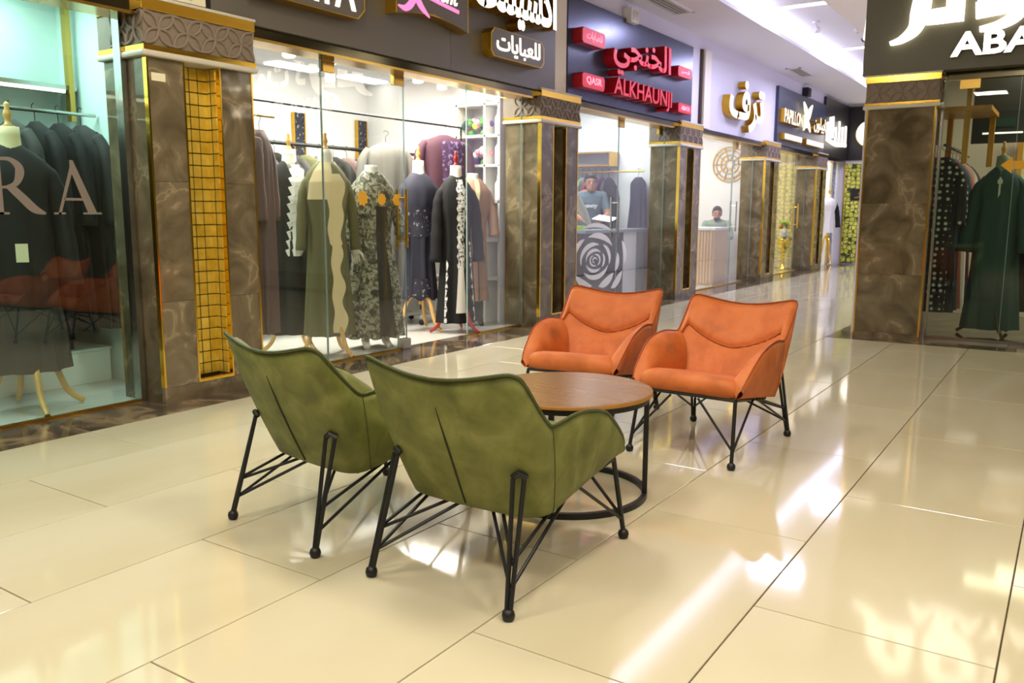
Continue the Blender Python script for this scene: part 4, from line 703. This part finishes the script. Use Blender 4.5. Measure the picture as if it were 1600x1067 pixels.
for k in range(6): obj(B(-5.35, -5.02 + .006 * (k % 2), 10.605 + k * .075, 10.675 + k * .075, 0, .90), 'slat', 'counter_grey', t)
obj(B(-5.38, -4.98, 9.10, 11.06, .90, .94), 'worktop', 'counter_grey', t, bevel=.004)
tag(obj(MB().prism([(9.18, .95), (9.40, .95), (9.40, 1.0), (9.18, 1.0)], ((-5.25, 0, -.01), *AXL), .1), 'yellow_box', 'lime', bevel=.004), 'small lime box on the counter under the white sleeve', 'box')
t = thing('wall_shelf', 'gold framed shelf on the wall above the coloured garments', 'shelf', (-5.9, 10.95, 1.9)); obj(B(-6.6, -5.55, 10.8, 11.09, 1.98, 2.0), 'shelf_board', 'gold_satin', t); obj(B(-6.6, -5.55, 10.8, 11.09, 1.80, 1.82), 'shelf_board', 'gold_satin', t); obj(B(-5.57, -5.55, 10.8, 11.09, 1.82, 1.98), 'end_frame', 'gold_satin', t); obj(B(-6.6, -6.58, 10.8, 11.09, 1.82, 1.98), 'end_frame', 'gold_satin', t)
t = thing('slatted_counter', 'light wooden slatted reception counter', 'counter', (-5.2, 13.5, 0)); obj(B(-5.62, -4.86, 13.12, 13.80, 0, .88), 'core', 'wood_slat', t)
for k in range(15): obj(B(-5.62 + k * .05, -5.585 + k * .05, 13.105, 13.12, .02, .88), 'slat', 'wood_slat', t)
for k in range(13): obj(B(-4.86, -4.845, 13.13 + k * .05, 13.165 + k * .05, .02, .88), 'slat', 'wood_slat', t)
obj(B(-5.64, -4.83, 13.09, 13.82, .88, .92), 'worktop', 'shelf_white', t, bevel=.004)
t = thing('black_bowl', 'black oval bowl on the slatted counter', 'bowl', (-5.5, 13.45, .92)); obj(MB().lathe([(.07, 0), (.13, .03), (.17, .085), (.16, .085), (.12, .04), (.05, .02)], n=24, sx=1.1), 'body', 'black_metal', t, True, local=True); obj(MB().lathe([(.16, .082), (.172, .088), (.16, .092)], n=24, sx=1.1), 'rim', 'black_metal', t, True, local=True)
t = thing('wall_ornament', 'round gold wire ornament on the white wall above the counter', 'ornament', (-5.25, 14.8, 2.0))
for r in (.08, .16, .24, .30): obj(MB().tube([(-5.25 + r * math.cos(a), 14.80, 2.0 + r * math.sin(a)) for a in [2 * PI * k / 24 for k in range(25)]], .012, 6, False), 'ring', 'gold', t, True)
for k in range(10): a = k * PI / 5; obj(MB().tube([(-5.25 + .06 * math.cos(a), 14.8, 2.0 + .06 * math.sin(a)), (-5.25 + .3 * math.cos(a), 14.8, 2.0 + .3 * math.sin(a))], .008, 6), 'spoke', 'gold', t, True)
# butterfly shop: picture, flower stand; end wall
t = thing('framed_picture', 'pale framed picture on the wall of the butterfly sign shop', 'picture', (-5.0, 18.15, 1.6)); obj(B(-5.25, -4.9, 18.15, 18.18, 1.3, 1.75), 'frame', 'shelf_white', t); obj(B(-5.22, -4.93, 18.146, 18.15, 1.33, 1.72), 'print', 'cornice', t)
t = thing('flower_stand', 'gold stand with a white vase of red and green flowers', 'flowers', (-5.0, 17.5, 0)); obj(MB().lathe([(.14, 0), (.15, .02), (.04, .05), (.03, .3), (.1, .5), (.16, .62), (.15, .64)], n=18), 'stand', 'gold', t, 'all', local=True); obj(MB().lathe([(.05, .64), (.08, .70), (.06, .80), (.07, .84)], n=16), 'vase', 'shelf_white', t, 'all', local=True)
for k in range(9): a = k * 2.4; obj(MB().ball((.07 * math.cos(a), .07 * math.sin(a), .88 + .03 * (k % 4)), .045, n=8, m=6), 'bloom', ['flower_red', 'leaf', 'leaf', 'lime'][k % 4], t, True, local=True)
t = thing('gold_chair', 'gilded chair behind the glass of the butterfly sign shop', 'chair', (-5.25, 16.9, 0), -1.0); obj(B(-.2, .2, -.2, .2, .42, .48), 'seat', 'cloth_cream', t, bevel=.02, local=True); obj(MB().lathe([(.19, -.02), (.2, 0), (.19, .02)], n=24), 'backrest', 'cloth_cream', t, 'all', local=True)
bk = t.children[-1]; bk.rotation_euler = (0, PI / 2, 0); bk.location = (-.2, 0, .75)
for x in (-.17, .17):
    for y in (-.17, .17): obj(MB().tube([(x, y, .43), (x * 1.1, y * 1.1, 0)], [.022, .014], 8), 'leg', 'gold', t, True, local=True)
for y in (-.15, .15): obj(MB().tube([(-.19, y, .45), (-.21, y, .75)], .015, 8), 'back_post', 'gold', t, True, local=True)
t = thing('yellow_curtain', 'pale gold curtain inside the butterfly sign shop', 'curtain', (-4.95, 18.0, 0)); obj(MB().grid([[(-6.2 + .03 * k, 18.05 + .03 * math.sin(k * 1.3), z) for k in range(46)] for z in (.02, 1.2, 2.5)]), 'cloth', 'cloth_cream', t, 'all'); obj(MB().tube([(-6.25, 18.05, 2.52), (-4.82, 18.05, 2.52)], .012), 'rod', 'gold', t, True)
t = thing('lattice_screen', 'lime and dark green geometric lattice screen on the end wall', 'screen', (-4, 20.4, 0)); obj(B(-4.52, -2.6, 20.40, 20.44, .04, 2.26), 'panel', 'lattice_green', t); obj(B(-4.54, -4.52, 20.38, 20.44, 0, 2.28), 'edge', 'gold_satin', t); obj(B(-4.38, -4.08, 20.385, 20.40, 1.44, 1.70), 'plaque', 'ink', t); b = MB(); strip_prism(b, [(-4.3, 1.5), (-4.2, 1.52), (-4.14, 1.58), (-4.17, 1.62), (-4.22, 1.58)], [.02, .035, .03, .025, .02], (0, 20.385, 0), AXR, .003); obj(b, 'mark', 'gold_satin', t)
t = thing('lattice_screen', 'pale silver lattice panel between the lattice wall and the last glass', 'screen', (-4.8, 20.1, 0)); obj(B(-4.76, -4.73, 20.05, 20.40, .02, 2.25), 'panel', 'lattice_pale', t); obj(B(-4.77, -4.72, 20.02, 20.05, 0, 2.25), 'edge', 'steel', t)
# near shop: light shelf and glazed partition
t = thing('light_shelf', 'steel shelf frame with a white light strip above the black abayas', 'shelf', (-5.85, 2.4, 1.8)); obj(B(-5.95, -5.72, .7, 3.28, 1.955, 1.985), 'shelf_board', 'steel', t); obj(B(-5.735, -5.715, .72, 3.2, 1.935, 1.955), 'light_strip', 'lit_white', t)
for y in (1.6, 2.72, 3.22): obj(B(-5.75, -5.70, y, y + .035, 1.75, 2.6), 'upright', 'brass', t)
tag(obj(MB().grid([[(-5.90 + .025 * math.sin(k * 1.1), .7 + k * .05, z) for k in range(52)] for z in (.25, 1.0, 1.7)]), 'dark_curtain', 'cloth_black', smooth='all'), 'black pleated curtain behind the row of black abayas', 'curtain')
t = thing('display_plinth', 'low white plinth at the rear of the lettered glass shop', 'plinth', (-5.7, 2.6, 0)); obj(B(-5.94, -5.5, 1.2, 3.26, 0, .22), 'body', 'shelf_white', t, bevel=.005); obj(B(-5.945, -5.49, 1.195, 3.265, .22, .235), 'top', 'teal_wall', t)
# corner shop: hanging wood frame, dark banner, picture
t = thing('wooden_rack', 'honey coloured wooden display frame hanging in the corner shop', 'rack', (-1.05, 9.5, 1.8))
for x, y in ((-1.22, 9.0), (-.98, 9.0), (-.83, 9.7), (-1.2, 9.7)): obj(B(x, x + .05, y, y + .05, 1.62, 2.12), 'post', 'wood_honey', t)
obj(B(-1.24, -.76, 8.98, 9.78, 2.10, 2.14), 'top_board', 'wood_honey', t); obj(B(-.97, -.93, 9.0, 9.04, 2.14, 2.72), 'hanger_post', 'wood_honey', t)
t = thing('dark_banner', 'dark hanging banner with a teal block in the corner shop', 'banner', (-.7, 9.9, 2.2)); obj(B(-1.0, -.42, 9.90, 9.92, 1.86, 2.72), 'cloth', 'poster_dark', t); obj(B(-.85, -.62, 9.893, 9.90, 2.02, 2.10), 'block', 'poster_teal', t); obj(B(-.9, -.55, 9.89, 9.90, 1.95, 1.965), 'line', 'lit_soft', t)
t = thing('framed_picture', 'wood framed picture with a red panel in the corner shop', 'picture', (-.3, 10.9, 1.7)); obj(B(-.64, .3, 10.93, 11.0, 1.35, 2.05), 'frame', 'wood_honey', t); obj(B(-.59, .25, 10.925, 10.93, 1.40, 2.0), 'print', 'cloth_cream', t); obj(B(-.42, .1, 10.92, 10.925, 1.45, 1.85), 'red_panel', 'cloth_wine', t)

# ------------------------------------------------------------------ people
def capsule(b, pts, rs, n=14): b.tube(cr([tuple(p) + (r,) for p, r in zip(pts, rs)], 4) and [q[:3] for q in cr([tuple(p) + (r,) for p, r in zip(pts, rs)], 4)], [q[3] for q in cr([tuple(p) + (r,) for p, r in zip(pts, rs)], 4)], n); b.ball(pts[0], rs[0], n=n); b.ball(pts[-1], rs[-1], n=n)
def person(label, loc, rz, top, arms, tilt=.0, legs='trousers', long=False, seat=False, hair=True, beard=False):
    """faces local +x; arms: list of (elbow, wrist) for the right (-y) and left (+y) side"""
    t = thing('person', label, 'person', loc, rz); dz = -.42 if seat else 0; b = MB()
    hp, sh = .92 + dz, 1.40 + dz; hc = Vector((.03 + tilt * .08, 0, 1.555 + dz - tilt * .02))
    for s in (-1, 1):
        if seat: capsule(b, [(0, s * .1, hp), (.42, s * .12, hp - .02), (.44, s * .12, .1)], [.085, .065, .045])
        else: capsule(b, [(0, s * .095, hp), (.01, s * .1, .5), (-.01, s * .1, .09)], [.09, .062, .045])
        fx = .44 if seat else 0; capsule(b, [(fx - .04, s * .1, .045), (fx + .13, s * .11, .035)], [.042, .035])
    rows = [[(x0_ + rx * math.cos(a), ry * math.sin(a), z) for a in [2 * PI * k / 24 for k in range(24)]] for z, rx, ry, x0_ in [(hp - .08, .10, .155, 0), (hp + .05, .11, .165, 0), (hp + .2, .11, .155, .01), (hp + .36, .125, .185, .015), (hp + .46, .115, .205, .01), (hp + .51, .085, .17, .005), (hp + .545, .055, .075, .0)]]
    b.grid(rows, True, True, True)
    if long: b.lathe([(.20, .06), (.19, .4), (.16, .85), (.13, 1.0)], n=24, sx=.85)
    for s, (el, wr) in zip((-1, 1), arms):
        capsule(b, [(0, s * .185, sh - .02), el], [.066, .052]); capsule(b, [el, wr], [.05, .033])
        e, w_ = Vector(el), Vector(wr); d = (w_ - e).normalized(); sd = d.cross(Vector((0, 0, 1))).normalized(); up = sd.cross(d)
        capsule(b, [w_ + d * .02, w_ + d * .075], [.03, .034])
        for k in range(4): q = w_ + d * .085 + sd * (-.027 + .018 * k); ln = (.062, .075, .07, .055)[k]; capsule(b, [q, q + d * ln * .55 - up * .006, q + d * ln - up * .022], [.0105, .0095, .008], 8)
        q = w_ + d * .04 - sd * s * .03; capsule(b, [q, q - sd * s * .03 + d * .03, q - sd * s * .032 + d * .062], [.0125, .011, .009], 8)
    capsule(b, [(0, 0, hp + .5), tuple(hc + Vector((-.025, 0, -.06)))], [.056, .052])
    b.ball(hc + Vector((0, 0, .025)), .094, .074, .108, 20, 14); b.ball(hc + Vector((.03, 0, -.05)), .062, .054, .062, 16, 10); b.ball(hc + Vector((.096, 0, -.012)), .018, .014, .024, 10, 8)
    for s in (-1, 1): b.ball(hc + Vector((-.01, s * .076, -.01)), .018, .01, .03, 8, 6)
    me = bpy.data.meshes.new('body'); me.from_pydata([tuple(p) for p in b.v], [], b.f); o = bpy.data.objects.new('body', me); COL.objects.link(o)
    rm = o.modifiers.new('r', 'REMESH'); rm.mode = 'VOXEL'; rm.voxel_size = .0085; sm = o.modifiers.new('s', 'SMOOTH'); sm.iterations = 4; sm.factor = .5
    bpy.context.view_layer.update(); m2 = bpy.data.meshes.new_from_object(o.evaluated_get(bpy.context.evaluated_depsgraph_get())); o.modifiers.clear(); o.data = m2; bpy.data.meshes.remove(me)
    for k in ('skin', top, legs, 'black_metal'): m2.materials.append(M[k])
    slv = 0.6 if top == 'shirt' else .97
    def part(p):
        if p.z > hp + .52: return 0
        for s, (el, wr) in zip((-1, 1), arms):
            e, w_ = Vector(el), Vector(wr); d = w_ - e; q = (p - e).dot(d) / d.length_squared
            if q > (slv if top != 'shirt' else -.25) and (p - (e + d * max(0, min(1.6, q)))).length < .09 and p.z > .6 and abs(p.y) + max(0, p.x) > .16: return 0
        if p.z < .085: return 3
        return 2 if (p.z < hp and not long) else 1
    m2.polygons.foreach_set('material_index', [part(p.center) for p in m2.polygons]); m2.polygons.foreach_set('use_smooth', [True] * len(m2.polygons)); o.parent = t
    if hair:
        rows = []
        for i in range(9):
            th = PI * .56 * i / 8; rows.append([(hc.x - .008 + (.107 * math.sin(max(.03, th)) * math.cos(a)) * (1 if math.cos(a) < .2 else 1 - .2 * max(0, (i - 5) / 4)), hc.y + .087 * math.sin(max(.03, th)) * math.sin(a), hc.z + .035 + .112 * math.cos(th * (1 if math.cos(a) < .35 else .78))) for a in [2 * PI * k / 24 for k in range(24)]])
        obj(MB().grid(rows, True, True), 'hair', 'hair', t, 'all', local=True)
    b = MB()
    for s in (-1, 1): b.ball(hc + Vector((.085, s * .031, .008)), .008, .012, .006, 10, 6); b.tube([hc + Vector((.093, s * .015, .03)), hc + Vector((.085, s * .05, .031))], .004, 6)
    obj(b, 'eyes', 'hair', t, True, local=True); obj(MB().ball(hc + Vector((.083, 0, -.062)), .008, .022, .006, 10, 6), 'mouth', 'cloth_rose', t, True, local=True)
    if beard: obj(MB().ball(hc + Vector((.034, 0, -.072)), .062, .058, .046, 16, 10), 'beard', 'hair', t, True, local=True)
    return t
p = person('man in a grey printed T-shirt looking down at papers behind the counter', (-5.66, 10.42, 0), -.9, 'shirt', [((.10, -.25, 1.12), (.30, -.12, 1.05)), ((.10, .25, 1.12), (.30, .10, 1.05))], .5)
b = textmb('yawny', (-.10, .09, 1.20, 1.26), (0, 0, 0), (Vector((0, 1, 0)), Vector((0, 0, 1)), Vector((1, 0, 0))), .003, .01, .3); b.v = [(x + .148, y, z) for x, y, z in b.v]; obj(b, 'shirt_print', ['decal_white', 'decal_white'], p, local=True)
b = MB().box(-5.42, -5.14, 10.05, 10.27, 1.07, 1.073); b.v = [(x, y, z + .35 * (x + 5.25)* -.4 + .25 * (y - 10.15)) for x, y, z in b.v]; tag(obj(b, 'paper_sheet', 'paper'), 'white paper sheet held by the man in grey', 'paper')
person('person in a long white robe reaching over the counter beside the pillar', (-5.12, 8.70, 0), 1.45, 'cloth_white', [((.16, -.24, 1.14), (.42, -.12, 1.03)), ((.14, .26, 1.13), (.42, .24, 1.02))], .2, 'cloth_white', True)
person('bearded man seated behind the slatted counter', (-5.31, 14.45, 0), -1.2, 'cloth_sage', [((.16, -.24, .74), (.36, -.1, .72)), ((.16, .24, .74), (.36, .1, .72))], .3, seat=True, beard=True)
t = thing('stool', 'plain stool under the bearded man behind the slatted counter', 'stool', (-5.31, 14.45, 0)); obj(MB().lathe([(.17, .36), (.18, .37), (.18, .40), (.17, .41)], n=24), 'seat', 'black_metal', t, True, local=True)
for k in range(4): a = PI / 4 + k * PI / 2; obj(MB().tube([(.1 * math.cos(a), .1 * math.sin(a), .37), (.17 * math.cos(a), .17 * math.sin(a), 0)], .012, 8), 'leg', 'steel', t, True, local=True)
